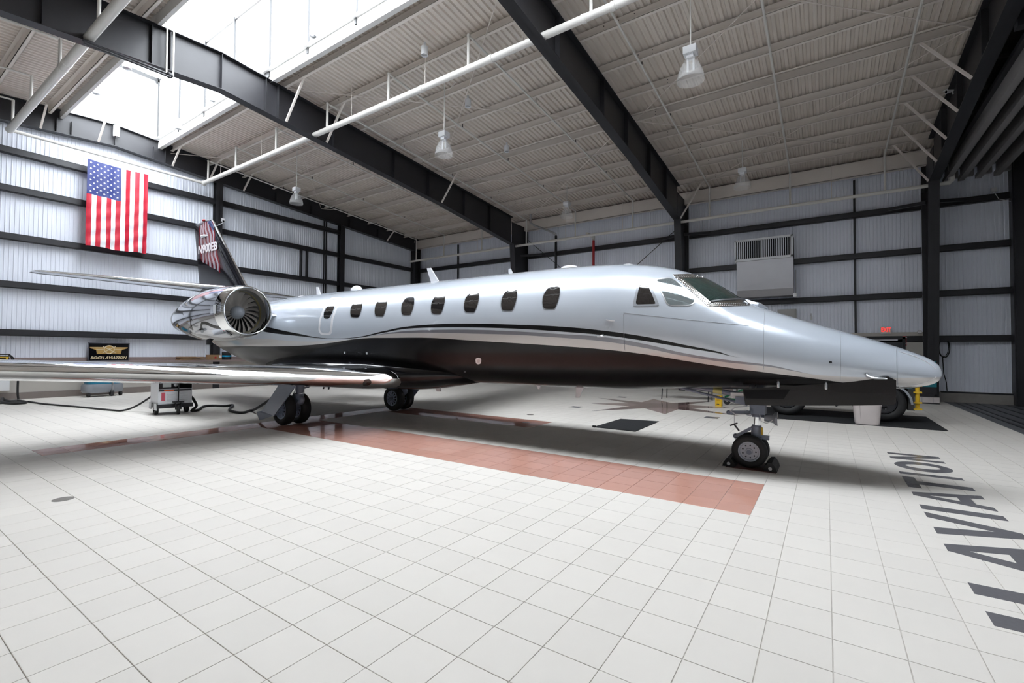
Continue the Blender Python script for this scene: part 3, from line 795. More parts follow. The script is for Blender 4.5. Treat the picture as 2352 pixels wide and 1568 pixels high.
# handles, probes, access plates
def probe(u, v, du):
    p, n = hit(fus_bvh, u, v, 0)
    b = MB(); b.tube([p, p + n * .05, p + n * .06 + Vector((.05, 0, -.01)), p + n * .06 + Vector((du, 0, -.012))], [.02, .016, .011, .008], 8); return b.build('pitot_probe', M['satin'], jet, smooth=True)
probe(1990, 860, .16); probe(1385, 770, -.06)
MB().tube([hit(fus_bvh, *q, .008)[0] for q in ((1393, 734), (1402, 736), (1412, 737))], [.007, .01, .006], 6).build('angle_vane', M['satin'], jet)
patch('static_plate', [(1904, 829), (1911, 829), (1911, 834), (1904, 834)], M['dark_metal'], off=.002, n=8, rings=1, sm=0)
patch('wing_inspection_light', [(1093, 823), (1099, 821), (1105, 823), (1105.5, 829), (1104, 835), (1098, 836.5), (1093.5, 834), (1092.5, 828)], M['antenna_white'], off=.004, n=24)
patch('inspection_lamp', [(1096, 826), (1100, 824.5), (1103, 827), (1102, 832), (1098, 833), (1095.5, 830)], M['satin'], off=.006, n=16)
for (u, v) in ((791.5, 809.5), (842.5, 811)):
    patch('access_latch', [(u - 2, v - 2.5), (u + 2, v - 2.5), (u + 2, v + 2.5), (u - 2, v + 2.5)], M['antenna_white'], off=.003, n=8, rings=1, sm=0)
for (u, v) in ((934, 857), (926, 868), (1068, 853.5), (1074, 872), (926, 873)):
    patch('drain_tab', [(u - 2.5, v - .8), (u + 2.5, v - .8), (u + 2.5, v + .8), (u - 2.5, v + .8)], M['satin'], off=.003, n=8, rings=1, sm=0)
for (u, v) in ((1787.5, 877), (1897, 880)):
    p, n = hit(fus_bvh, u, v, 0); MB().lathe([(.012, -.06), (.016, -.05), (.016, .0), (.01, .015), (.006, .03)], p + n * .012, (0, 0, 1), 8).build('door_hinge_pin', M['satin'], jet, smooth=True)

# ---- wings
def af(t, n=14):
    xs_ = [.5 * (1 - math.cos(math.pi * i / n)) for i in range(n + 1)]
    return [(x_, 5 * t * (.2969 * math.sqrt(x_) - .126 * x_ - .3516 * x_ ** 2 + .2843 * x_ ** 3 - .1036 * x_ ** 4)) for x_ in xs_]
def foil(le, chord, t, span_ax, sweep_split, part, n=14):
    """points of one section; part 'nose' or 'body'"""
    pts = af(t, n); k = [i for i, p in enumerate(pts) if p[0] <= sweep_split][-1]
    up = [(p[0], p[1]) for p in pts]; lo = [(p[0], -p[1]) for p in pts]
    seq = (up[k::-1] + lo[1:k + 1]) if part == 'nose' else (up[k:] + lo[k:-1][::-1])
    out = []
    for x_, h in seq:
        if span_ax == 'y': out.append((le[0] - x_ * chord, le[1], le[2] + h * chord - .012 * chord * math.sin(math.pi * min(1, x_)) * 0))
        else: out.append((le[0] - x_ * chord, le[1] + h * chord, le[2]))
    return out
def surface(name, secs, span_ax, split, m_nose, m_body, parent, n_nose='leading_edge', mirror=False, n=14):
    obs = []
    for part, nm, m in (('nose', n_nose, m_nose), ('body', name, m_body)):
        rg = [foil(le, ch, t, span_ax, split, part, n) for le, ch, t in secs]
        if mirror: rg = [[(p[0], 2 * YA - p[1], p[2]) for p in r_] for r_ in rg]
        b = MB()
        if part == 'body': b.loft(rg, True)
        else: b.loft(rg, True)
        obs.append(b.build(nm, m, parent, smooth=True))
    return obs
M['wing'] = mat('polished_silver_wing', (.60, .62, .65), .12, metal=.85, coat=.6, var=.02)
wing_secs = [((-5.66, 3.95, .985), 3.95, .125), ((-5.70, 3.62, .985), 3.85, .125), ((-5.80, 3.45, .99), 3.7, .125), ((-5.98, 3.2, 1.0), 3.45, .122), ((-6.33, 2.0, 1.065), 2.95, .118), ((-7.25, -1.2, 1.232), 2.15, .124), ((-8.25, -4.7, 1.40), 1.35, .12), ((-8.5, -5.05, 1.41), 1.0, .08), ((-8.75, -5.15, 1.42), .6, .05)]
for mi in (False, True):
    surface('wing', wing_secs, 'y', .14, M['chrome'], M['wing'], jet, 'wing_leading_edge', mi)
# belly fairing around the wing root
rg = []
for x, hw_, z0, z1 in ((-4.4, .40, .93, 1.20), (-4.9, .66, .85, 1.30), (-5.4, .82, .77, 1.36), (-5.9, .93, .725, 1.40), (-6.6, 1.02, .70, 1.45), (-8.4, 1.05, .70, 1.45), (-9.4, .98, .73, 1.45), (-10.2, .82, .80, 1.40), (-10.9, .6, .90, 1.3)):
    zc = (z0 + z1) / 2; r_ = []
    for j in range(40):
        t = 2 * math.pi * j / 40; c, s = math.cos(t), math.sin(t); e = .95
        r_.append((x, YA + hw_ * math.copysign(abs(c) ** e, c), zc + (z1 - z0) / 2 * math.copysign(abs(s) ** e, s)))
    rg.append(r_)
MB().loft(rg).build('belly_fairing', M['black_gloss'], jet, smooth='all')
# root cap, landing light
wing_b = MB()
for part in ('nose', 'body'): wing_b.loft([foil(le, ch, t, 'y', .14, part) for le, ch, t in wing_secs], True)
wing_bvh = BVHTree.FromPolygons([Vector(v) for v in wing_b.v], wing_b.f)
def wpatch(name, px, m, off=.003, n=24, sm=1): return patch(name, px, m, wing_bvh, off, n, 3, jet, False, sm)
wpatch('landing_light', [(833, 880), (838, 872), (848, 870), (854, 877), (850, 883), (840, 886), (834, 885)], M['cabin_glass'], .004)
wpatch('deice_vent', [(578, 868.5), (636, 869.5), (636, 870.8), (578, 869.8)], M['antenna_white'], .003, 12, 0)
MB().tube([hit(wing_bvh, *q, .001)[0] for q in ((495, 848), (495, 858), (496, 870), (497, 884))], .003, 5).build('slat_seam', M['seam'], jet)
MB().tube([hit(wing_bvh, *q, .001)[0] for q in ((812, 850), (840, 858), (866, 872), (858, 890))], .003, 5).build('slat_seam', M['seam'], jet)

# ---- fin and stabiliser
fin_secs = [((-11.6, YA, 2.62), 4.4, .05), ((-12.35, YA, 2.95), 3.65, .075), ((-13.05, YA, 3.33), 3.05, .09), ((-14.2, YA, 4.5), 2.17, .10), ((-15.25, YA, 5.62), 1.37, .10), ((-15.4, YA, 5.68), 1.2, .06)]
surface('fin', fin_secs, 'z', .007, M['chrome'], M['black_gloss'], jet, 'fin_leading_edge', False, 24)
finb = MB()
for part in ('nose', 'body'): finb.loft([foil(le, ch, t, 'z', .05, part) for le, ch, t in fin_secs], True)
fin_bvh = BVHTree.FromPolygons([Vector(v) for v in finb.v], finb.f)
M['flag_red'] = mat('flag_red', (.55, .015, .04), .5); M['flag_white'] = mat('flag_white', (.80, .80, .82), .5); M['flag_blue'] = mat('flag_blue', (.03, .045, .19), .5)
M['fin_red'] = mat('fin_painted_red', (.13, .006, .012), .12, spec=.35); M['fin_white'] = mat('fin_painted_silver', (.30, .30, .34), .15); M['fin_blue'] = mat('fin_painted_blue', (.02, .03, .10), .15, coat=1.)
NS = 11
def art(s, t):   # s across the stripes, t down
    top = Vector((456, 513)).lerp(Vector((489, 507)), s); bot = Vector((461, 598)).lerp(Vector((507, 626)), s)
    p = top.lerp(bot, t); return p + Vector((1.3 * math.sin(t * 9 + s * 7) + .8 * math.sin(t * 21 + s * 3), 1.2 * math.sin(s * 14) * t))
for k in range(NS):
    for side_ in (1, -1):
        vs = []; fs = []
        for q in range(15):
            t = q / 14
            for s in (k / NS, (k + 1) / NS):
                u = art(s, t); p = hit(fin_bvh, u.x, u.y, .0)[0]; vs.append((p.x, p.y - .004 if side_ > 0 else 2 * YA - p.y + .004, p.z))
        fs = [(2 * q, 2 * q + 1, 2 * q + 3, 2 * q + 2) for q in range(14)]
        MB().add(vs, fs).build('fin_flag_stripe', M['fin_red'] if k % 2 == 0 else M['fin_white'], jet, smooth='all')
patch('fin_flag_canton', [(476, 508.5), (487, 507), (493, 527), (489, 530), (484, 520)], M['fin_blue'], fin_bvh, .007, 20, 2, jet, True, 0)
p0, p1 = on(455, 583, 1, YA - .125), on(498, 568, 1, YA - .125)
tmx = text_mesh('N900EB', .36, .012, 0, .002)
tmx.materials.append(M['antenna_white'])
wd = max(v.co.x for v in tmx.vertices) - min(v.co.x for v in tmx.vertices)
tx = inst('registration_lettering', tmx, jet, Vector((p0.x, YA - .125, p0.z)) - JO, (R(90), 0, 0), ((p1.x - p0.x) / wd, 1.0, 1))
# stabiliser light fairing on the fin, strobe on top
pb = hit(fin_bvh, 470, 543)[0]
MB().tube([(pb.x - .22, pb.y - .0, pb.z), (pb.x - .08, pb.y - .05, pb.z), (pb.x + .10, pb.y - .05, pb.z), (pb.x + .24, pb.y, pb.z)], [.01, .045, .045, .01], 8).build('logo_light', M['antenna_white'], jet, smooth=True)
MB().sphere((-15.95, YA, 5.74), .05, sc=(1.6, .8, .8)).build('beacon', M['red'], jet, smooth=True)
MB().tube([hit(fin_bvh, *q, .004)[0] for q in ((497, 552), (510, 585), (525, 625), (540, 650))], .012, 6).build('rudder_cable_cover', M['black_gloss'], jet)
stab = [((-14.05, 4.50, 3.40), 2.0, .09), ((-14.25, 4.1, 3.41), 1.85, .09), ((-15.9, .80, 3.53), .85, .08), ((-16.05, .66, 3.535), .6, .05)]
for mi in (False, True): surface('stabiliser', stab, 'y', .16, M['chrome'], M['wing'], jet, 'stabiliser_leading_edge', mi)
MB().sphere((-15.9, 2.65, 3.58), .04, sc=(1.4, .6, 1)).build('static_fitting', M['antenna_white'], jet, smooth=True)
MB().tube([(-13.75, YA, 3.44), (-14.1, YA, 3.44), (-15.0, YA, 3.44), (-16.2, YA, 3.44)], [.02, .13, .15, .05], 14).build('tail_bullet', M['black_gloss'], jet, smooth=True)

# ---- engines
def engine(side_):
    ey = YA + side_ * 1.68
    def ec(x): return 2.365 + (x + 9.62) * .028
    prof = [(-9.62, .492), (-9.60, .505), (-9.62, .525), (-9.70, .55), (-9.9, .578), (-10.3, .605), (-10.7, .612), (-11.1, .60), (-11.6, .555), (-12.05, .48), (-12.45, .395), (-12.65, .34)]
    n = 48
    def rg_(pr): return [[(x, ey + r_ * math.cos(2 * math.pi * j / n), ec(x) + r_ * math.sin(2 * math.pi * j / n) * 1.02) for j in range(n)] for x, r_ in pr]
    b = MB().loft(rg_(prof[4:]), False)
    if side_ < 0:
        global nac_bvh
        nac_bvh = BVHTree.FromPolygons([Vector(v) for v in b.v], b.f)
        M['nacelle'] = paint('nacelle_paint', nac_bvh, {'n1': [(412, 716), (421, 718), (440, 728), (466, 738), (500, 748), (542, 757), (560, 760)], 'n2': [(412, 721), (421, 723), (440, 734), (466, 745), (500, 755), (542, 763), (560, 766)], 'n3': [(418, 748), (440, 762), (466, 768), (500, 774), (542, 777), (560, 778)]},
                             ((.50, .52, .56), [('n3', None, (.03, .03, .033), .3), ('n1', 'n2', BLK, 0)]), .10, .75)
    e = b.build('engine_nacelle', M['nacelle'], jet, smooth='all')
    MB().loft(rg_([(-9.90, .578), (-9.70, .55), (-9.62, .525), (-9.60, .508), (-9.62, .49), (-9.68, .478), (-9.78, .468)]), False).build('inlet_lip', M['chrome'], e, smooth='all')
    MB().loft(rg_([(-9.78, .468), (-9.9, .465), (-10.05, .47), (-10.25, .475)]), False).build('inlet_duct', mat('inlet_duct_grey', (.16, .155, .15), .35, metal=.5), e, smooth='all')
    MB().loft(rg_([(-9.97, .4665), (-10.01, .461), (-10.05, .468)]), False).build('rub_strip', mat('rub_strip_olive', (.20, .17, .07), .5), e, smooth='all')
    MB().lathe([(.47, 0), (.001, 0)], (-10.22, ey, ec(-10.2)), (1, 0, 0), 32).build('fan_backplate', M['black_steel'], e)
    MB().lathe([(.155, 0), (.145, .06), (.115, .13), (.07, .19), (.03, .22), (.001, .23)], (-10.13, ey, ec(-10.13)), (1, 0, 0), 24).build('spinner', M['plastic_grey'], e, smooth='all')
    bl = MB(); k = 9; rows = []
    for q in range(k):
        f_ = q / (k - 1); r_ = .13 + f_ * .335; tw = R(30 + 32 * f_); ch = .040 + .024 * f_; sw = .11 * f_ * f_
        row = []
        for s in (-1, 0, 1):
            row.append((s * ch * math.cos(tw), s * ch * math.sin(tw) + sw, r_))
        rows.append(row)
    vs = [p for row in rows for p in row]; fs = []
    for q in range(k - 1):
        for s in range(2): a_ = q * 3 + s; fs.append((a_, a_ + 1, a_ + 4, a_ + 3))
    bl.add(vs, fs); M.setdefault('blade', mat('titanium_fan_blade', (.62, .58, .54), .35, metal=.4, var=.05))
    bm_ = bl.mesh('fan_blade', M['blade'], 'all')
    for q in range(22):
        inst('fan_blade', bm_, e, Vector((-10.11, ey, ec(-10.1))) - JO, (2 * math.pi * q / 22, 0, 0))
    MB().loft(rg_([(-12.65, .34), (-12.85, .30), (-12.83, .28), (-12.5, .28)]), False).build('exhaust_nozzle', M['satin'], e, smooth='all')
    MB().tube([(-12.5, ey, ec(-12.5)), (-12.85, ey, ec(-12.8)), (-13.0, ey, ec(-13))], [.2, .14, .01], 16).build('exhaust_plug', M['dark_metal'], e, smooth='all')
    if side_ < 0:
        MB().box((-9.95, ey - .62, ec(-10) - .08), (-9.84, ey - .56, ec(-10) + .10)).build('lip_hinge', M['chrome'], e)
        MB().tube([(-10.6, ey - .50, ec(-10) - .44), (-10.9, ey - .50, ec(-10) - .46)], .035, 8).build('drain_mast', M['antenna_white'], e)
        MB().tube([(-11.2, ey - .1, ec(-11) - .58), (-11.2, ey - .1, ec(-11) - .70)], .06, 10).build('drain_fairing', M['dark_metal'], e)
    yi = YA + side_ * .85; yo = YA + side_ * 1.25
    secs = [((-9.95, yi, 2.33), 3.2, .07), ((-10.15, yo, 2.33), 2.8, .08)]
    b = MB()
    for part in ('nose', 'body'): b.loft([foil(le, ch, t, 'y', .1, part) for le, ch, t in secs], True)
    b.build('engine_pylon', M['silver_paint'], jet, smooth=True)
engine(-1); engine(1)

# ---- antennas
def blade_ant(base, h, ch, sweep, th=.018, down=False, m='antenna_white', yaw=0):
    s = -1 if down else 1; b = MB(); x, y, z = base
    p = [(x + ch / 2, z - s * .03), (x + ch / 2, z), (x - sweep + ch * .25, z + s * h), (x - sweep - ch * .25, z + s * h), (x - ch / 2, z), (x - ch / 2, z - s * .03)]
    b.prism(p, y - th, y + th, 'xz'); b.box((x - ch * .65, y - .03, z - .012), (x + ch * .65, y + .03, z + .012)); return b.build('blade_antenna', M[m], jet)
def topx(u, v): return on(u, v, 1, YA)
a_ = topx(1000, 645); blade_ant((a_.x, YA, 2.895), .30, .20, .18)
a_ = topx(1174, 628); blade_ant((a_.x, YA, 2.89), .10, .09, .03, .012)
a_ = topx(733, 672); blade_ant((a_.x, YA, 2.89), .20, .14, .08, .014)
for u, v, rx, rz in ((819, 662, .19, .13), (1307, 616, .17, .06), (1440, 607, .10, .03), (667, 684, .17, .04), (694, 680, .17, .045), (636, 690, .10, .03)):
    a_ = topx(u, v); zt = fzt(a_.x)
    MB().sphere((a_.x, YA, zt - .01), 1, 18, 8, (rx, rx * .5, rz)).build('dome_antenna', M['antenna_white'], jet, smooth='all')
def botx(u, v): return on(u, v, 1, YA)
for u, v, h, ch, sw, m in ((1000, 895, .22, .20, -.10, 'antenna_white'), (1333, 893, .17, .13, .05, 'antenna_white'), (1238, 896, .06, .07, .0, 'antenna_white'), (928, 895, .09, .07, 0, 'antenna_white')):
    a_ = botx(u, v); blade_ant((a_.x, YA, fzb(a_.x)), h, ch, sw, .016, True, m)
a_ = botx(1085, 896); MB().sphere((a_.x, YA, fzb(a_.x)), 1, 14, 6, (.10, .07, .035)).build('beacon_lamp', M['antenna_white'], jet, smooth='all')
for u in (690, 735, 770, 782):
    a_ = botx(u, 900); blade_ant((a_.x, YA - .3, .72), .12, .06, .03, .012, True, 'black_steel')

# ---- landing gear
def tire(b, c, r_, wd_, n=40):
    h = wd_ / 2; pr = [(r_ * .60, -h * .78), (r_ * .68, -h * .95), (r_ * .82, -h), (r_ * .94, -h * .82), (r_ * .985, -h * .55), (r_, -h * .2), (r_, h * .2), (r_ * .985, h * .55), (r_ * .94, h * .82), (r_ * .82, h), (r_ * .68, h * .95), (r_ * .60, h * .78)]
    b.lathe(pr, c, (0, 1, 0), n)
    return b
def rim(c, r_, wd_, m, spokes, parent, face=-1):
    h = wd_ / 2; b = MB()
    b.lathe([(r_ * .61, -h * .80), (r_ * .58, -h * .86), (r_ * .53, -h * .80), (r_ * .50, -h * .45), (r_ * .50, h * .45), (r_ * .53, h * .80), (r_ * .58, h * .86), (r_ * .61, h * .80)], c, (0, 1, 0), 36)
    for s in (-1, 1):
        b.lathe([(.001, s * h * .62), (r_ * .17, s * h * .62), (r_ * .20, s * h * .52), (r_ * .21, s * h * .30)], c, (0, 1, 0), 24)
        if spokes:
            for k in range(spokes):
                a = 2 * math.pi * k / spokes; d = Vector((math.cos(a), 0, math.sin(a)))
                b.bar(Vector(c) + d * r_ * .18 + Vector((0, s * h * .70, 0)), Vector(c) + d * r_ * .53 + Vector((0, s * h * .74, 0)), r_ * .075, h * .25, up=(0, 1, 0))
        else:
            b.lathe([(r_ * .20, s * h * .40), (r_ * .36, s * h * .36), (r_ * .51, s * h * .44)], c, (0, 1, 0), 36)
    w_ = b.build('wheel_rim', m, parent, smooth=True)
    if not spokes:
        hb = MB()
        for k in range(9):
            a = 2 * math.pi * k / 9; d = Vector((math.cos(a), 0, math.sin(a)))
            for s in (-1, 1): hb.lathe([(.001, 0), (r_ * .048, 0)], Vector(c) + d * r_ * .37 + Vector((0, s * (h * .36 + .0035), 0)), (0, s, 0), 10)
            d = Vector((math.cos(a + .35), 0, math.sin(a + .35)))
        hb.build('wheel_slots', M['black_rubber'], parent)
    MB().lathe([(r_ * .5, -h * .2), (.001, -h * .2)], c, (0, 1, 0), 24).build('brake_disc', M['dark_metal'], parent)
# nose gear
NX = .06; NR_ = .212
ng = MB().tube([(NX + .06, YA, .36), (NX + .075, YA, .55)], .055, 14).tube([(NX + .06, YA, .30), (NX, YA, .21)], .05, 12).tube([(NX, YA - .17, .212), (NX, YA + .17, .212)], .03, 12)
ng.box((NX + .02, YA - .07, .36), (NX + .13, YA + .07, .40))
ng = ng.build('nose_gear', M['blue_grey'], jet, smooth=True)
for s in (-1, 1):
    c = (NX, YA + s * .125, NR_ + .008)
    tire(MB(), c, NR_, .12).build('tire', M['black_rubber'], ng, smooth='all'); rim(c, NR_, .12, M['nose_wheel'], 0, ng)
MB().tube([(NX + .075, YA, .54), (NX + .085, YA, .70)], .042, 16).build('chrome_piston', M['chrome'], ng, smooth=True)
MB().tube([(NX + .07, YA, .42), (NX + .075, YA, .53)], .066, 16).build('lower_collar', M['blue_grey'], ng, smooth=True)
MB().box((NX + .13, YA - .075, .44), (NX + .15, YA - .05, .53)).build('yellow_placard', M['yellow'], ng)
MB().bar((NX + .02, YA - .03, .51), (NX - .17, YA - .03, .385), .05, .035).bar((NX + .02, YA + .03, .51), (NX - .17, YA + .03, .385), .05, .035).sphere((NX - .18, YA, .38), .035).build('torque_link', M['blue_grey'], ng)
MB().bar((NX + .10, YA, .40), (NX + .22, YA, .395), .07, .05).build('tow_lug', M['blue_grey'], ng)
MB().box((NX - .0, YA - .09, .70), (NX + .18, YA + .09, .86)).tube([(NX + .09, YA, .66), (NX + .09, YA, 1.05)], .075, 14).box((NX - .03, YA - .11, .68), (NX + .02, YA + .11, .72)).build('steering_collar', M['blue_grey'], ng, smooth=True)
MB().bar((NX + .03, YA - .1, .72), (NX - .24, YA - .1, .70), .04, .05).sphere((NX - .25, YA - .1, .70), .03).lathe([(.001, 0), (.03, 0), (.03, .03)], (NX - .02, YA - .13, .72), (0, -1, 0), 14).build('steering_arm', M['blue_grey'], ng)
MB().tube([(NX + .17, YA - .05, .66), (NX + .27, YA - .05, .655)], [.045, .055], 16).lathe([(.055, 0), (.085, .02), (.088, .05), (.07, .045), (.001, .03)], (NX + .27, YA - .05, .655), (1, 0, 0), 24).build('taxi_light', M['plastic_grey'], ng, smooth=True)
MB().lathe([(.001, .058), (.05, .056), (.086, .05)], (NX + .27, YA - .05, .655), (1, 0, 0), 24).build('taxi_light_lens', M['chrome'], ng, smooth=True)
MB().tube([(NX - .0, YA - .09, .92), (-.35, YA - .09, .985), (-.80, YA - .09, 1.03)], [.03, .035, .03], 10).tube([(NX - .0, YA + .09, .92), (-.80, YA + .09, 1.03)], .03, 10).build('drag_brace', M['blue_grey'], ng, smooth=True)
MB().tube([(NX - .02, YA - .12, .82), (-.95, YA - .12, 1.03)], .018, 8).build('retract_rod', M['blue_grey'], ng, smooth=True)
MB().tube([(-.38, YA - .09, .988), (-.27, YA - .09, .970)], .0375, 12).build('brace_band', mat('pale_yellow_band', (.62, .56, .22), .5), ng, smooth=True)
MB().box((-.16, YA - .13, .90), (NX + .0, YA - .03, .97)).build('actuator_housing', M['antenna_white'], ng)
MB().box((-.10, YA - .15, .83), (NX + .0, YA - .06, .92)).build('trunnion', M['blue_grey'], ng)
MB().tube([(NX + .0, YA - .12, .80), (-.10, YA - .16, .78), (-.16, YA - .16, .73), (-.10, YA - .16, .69), (NX + .02, YA - .13, .70)], .008, 6).build('brake_hose', M['antenna_white'], ng)
MB().tube([(NX + .12, YA - .1, .70), (NX + .14, YA - .14, .62), (NX + .2, YA - .13, .60), (NX + .27, YA - .11, .64)], .006, 6).build('light_cable', M['antenna_white'], ng)
MB().tube([(-.12, YA - .12, .70), (-.12, YA - .12, .56)], .002, 4).bar((-.17, YA - .12, .53), (-.08, YA - .12, .57), .015, .02).bar((-.12, YA - .12, .55), (-.06, YA - .12, .47), .015, .02).build('locking_pin', M['dark_metal'], ng)
# nose gear doors
M['door_black'] = mat('black_door_paint', (.010, .008, .009), .22, coat=.6, var=.1)
dpx = [(1706, 893), (1712, 929), (1770, 931), (1950, 931), (2050, 930), (2058, 926), (2058, 873), (2040, 876), (1990, 884), (1930, 889), (1870, 893)]
yd = 4.16
pd = [(on(u, v, 1, yd).x, on(u, v, 1, yd).z + (.055 if v < 900 and 1715 < u < 2045 else 0)) for u, v in dpx]
for s in (-1, 1):
    y0 = YA + s * (YA - yd)
    d_ = MB().prism(pd, y0 - .012, y0 + .012, 'xz').build('nose_gear_door', M['door_black'], jet)
    dp = [(on(u, v, 1, yd - .014).x, on(u, v, 1, yd - .014).z) for u, v in ((1708, 895), (1713, 915), (1800, 916), (1815, 894))]
    MB().prism(dp, y0 + s * .012, y0 + s * .02, 'xz').build('door_panel', M['black_gloss'], d_)
    for hx in (.10, .16): MB().bar((hx, y0, 1.03), (hx, y0 - s * .08, 1.12), .015, .02).build('door_hinge', M['satin'], d_)
# main gears
def main_gear(s):
    def Y(d): return 4.46 + s * d
    mx_ = -8.16; MR = .315
    g_ = MB().tube([(mx_ + .28, Y(1.40), 1.08), (mx_ + .24, Y(1.42), .78), (mx_ + .2, Y(1.40), .55)], [.085, .09, .08], 14)
    g_.bar((mx_ + .24, Y(1.42), .55), (mx_, Y(1.40), .315), .12, .16).tube([(mx_, Y(1.20), MR), (mx_, Y(1.62), MR)], .04, 12).sphere((mx_ + .22, Y(1.40), .50), .11, sc=(1.1, .7, 1))
    g_ = g_.build('main_gear', M['blue_grey'], jet, smooth=True)
    MB().tube([(mx_ + .21, Y(1.40), .62), (mx_ + .20, Y(1.40), .72)], .094, 14).build('polished_band', M['chrome'], g_, smooth=True)
    MB().tube([(mx_ + .27, Y(1.40), .85), (mx_ + .1, Y(1.40), .7), (mx_ - .1, Y(1.40), .45)], .035, 10).build('shock_strut', M['satin'], g_, smooth=True)
    for d in (1.28, 1.60):
        c = (mx_, Y(d), MR); tire(MB(), c, MR, .20).build('tire', M['black_rubber'], g_, smooth='all'); rim(c, MR, .20, M['blue_grey_wheel'], 12, g_)
    MB().tube([(mx_ + .26, Y(1.36), .80), (mx_ + .30, Y(.75), .98)], .022, 8).tube([(mx_ + .22, Y(1.36), .72), (mx_ + .28, Y(.70), .92)], .018, 8).build('side_brace', M['blue_grey'], g_, smooth=True)
    yd_ = Y(1.76)
    # gear door: plate hanging outboard of the wheels, lower hinge flap
    q = [(mx_ + .16, .86), (mx_ + .70, .84), (mx_ + .02, .20), (mx_ - .45, .26)]
    vs = []
    for zoff, yy in ((0, 0), (1, -.025)):
        for x_, z_ in q: vs.append((x_, yd_ + s * (.02 + (1.02 - z_) * .06) + s * yy, z_))
    dd = MB().add(vs, [(0, 1, 2, 3), (7, 6, 5, 4), (0, 1, 5, 4), (1, 2, 6, 5), (2, 3, 7, 6), (3, 0, 4, 7)]).build('main_gear_door', M['blue_grey'], jet)
    MB().add([(mx_ + .02, yd_ + s * .065, .21), (mx_ - .45, yd_ + s * .065, .27), (mx_ - .55, yd_ + s * .11, .25), (mx_ - .41, yd_ + s * .12, .09)], [(0, 1, 2, 3)]).build('door_flap', M['blue_grey'], dd)
    MB().bar((mx_ + .45, yd_ + s * .02, .84), (mx_ + .30, yd_ - s * .10, .90), .40, .02).build('door_hinge_plate', M['blue_grey'], dd)
main_gear(-1); main_gear(1)

# ------------------------------------------------------------------ sprinkler piping
def roofpt(u, v, off=0.):
    d = ray(u, v); a = 8.92 + .0729 * RIDGE + off
    return CAM + d * ((a - .0729 * CAM.y - CAM.z) / (d.z + .0729 * d.y))
sp = emp('sprinkler_piping', (-18.75, 5.65, 7.86), 'white painted sprinkler main and branch pipes hung below the roof', 'pipes')
ZM, YM, YL, XM = 7.87, 5.65, .55, -18.75
MB().tube([(XM, YM, ZM), (XE - .4, YM, ZM + .02)], .075, 14).build('main_pipe', M['pipe'], sp, smooth=True)
MB().tube([(XM, YL, ZM), (XE - .4, YL, ZM + .02)], .09, 14).build('main_pipe', M['pipe'], sp, smooth=True)
MB().tube([(XM, YL, ZM), (XM, YM, ZM)], .05, 12).build('cross_pipe', M['pipe'], sp, smooth=True)
for y in (YL, YM): MB().sphere((XM, y, ZM), .095).build('elbow', M['pipe'], sp, smooth='all')
for y, r_, xs_ in ((YM, .085, (-16.1, -10.9, -7.2, -5.1, -2.9, -2.3)), (YL, .10, (-16.2, -13.4, -13.1))):
    for x in xs_: MB().tube([(x - .04, y, ZM + .01), (x + .04, y, ZM + .01)], r_, 14).build('coupling', M['pipe'], sp, smooth=True)
BX = [-18.4, -16.3, -13.7, -11.0, -8.4, -5.75, -2.75, -.1, 2.5]
ZBK, YBK = 6.65, 16.45
for k, x in enumerate(BX):
    top = lambda y: roof_z(y) - .09
    MB().tube([(x, YM, ZM), (x, YM, top(YM))], .033, 10).build('riser', M['pipe'], sp, smooth=True)
    MB().tube([(x, YM, top(YM)), (x, YBK, top(YBK))], .026, 8).build('branch_pipe', M['pipe'], sp, smooth=True)
    MB().tube([(x, YBK, top(YBK)), (x, YBK, ZBK)], .033, 10).build('drop_pipe', M['pipe'], sp, smooth=True)
    MB().sphere((x, YM, top(YM)), .045).build('elbow', M['pipe'], sp, smooth='all')
    MB().tube([(x, YL, ZM), (x, YL, roof_z(YL) - .09)], .033, 10).build('riser', M['pipe'], sp, smooth=True)
    MB().tube([(x, YL, roof_z(YL) - .09), (x, -9, roof_z(-9) - .09)], .026, 8).build('branch_pipe', M['pipe'], sp, smooth=True)
    for y in (8.6, 11.1, 13.6):
        MB().tube([(x, y, top(y) + .03), (x, y, top(y) + .12)], .012, 6).build('sprinkler_head', M['black_steel'], sp)
MB().tube([(XM - .1, YBK, ZBK), (3.95, YBK, ZBK)], .058, 12).build('back_main_pipe', M['pipe'], sp, smooth=True)
MB().tube([(3.86, YBK, ZBK), (4.0, YBK, ZBK), (4.06, YBK, ZBK + .06), (4.06, YBK, ZBK + .95)], [.058, .07, .08, .08], 12).build('riser', M['pipe'], sp, smooth=True)
for x in (-9.2, -1.2): MB().tube([(x - .05, YBK, ZBK), (x + .05, YBK, ZBK)], .068, 12).build('coupling', M['pipe'], sp, smooth=True)
for x in (-17.4, -14.6, -12.1, -9.9, -7.1, -4.3, -1.5):
    for yy, zz in ((YM, ZM),):
        MB().tube([(x, yy, zz), (x, yy, roof_z(yy) + .2)], .008, 6).build('hanger_rod', M['purlin'], sp)
for x in (-14.0, -8.9, -6.2, 1.1): MB().tube([(x, YBK + .02, ZBK), (x, YBK + .02, roof_z(YBK) + .2)], .008, 6).build('hanger_rod', M['purlin'], sp)
for x in (-12.6, -5.9): MB().tube([(x, YL, ZM), (x, YL, roof_z(YL) + .2)], .008, 6).build('hanger_rod', M['purlin'], sp)

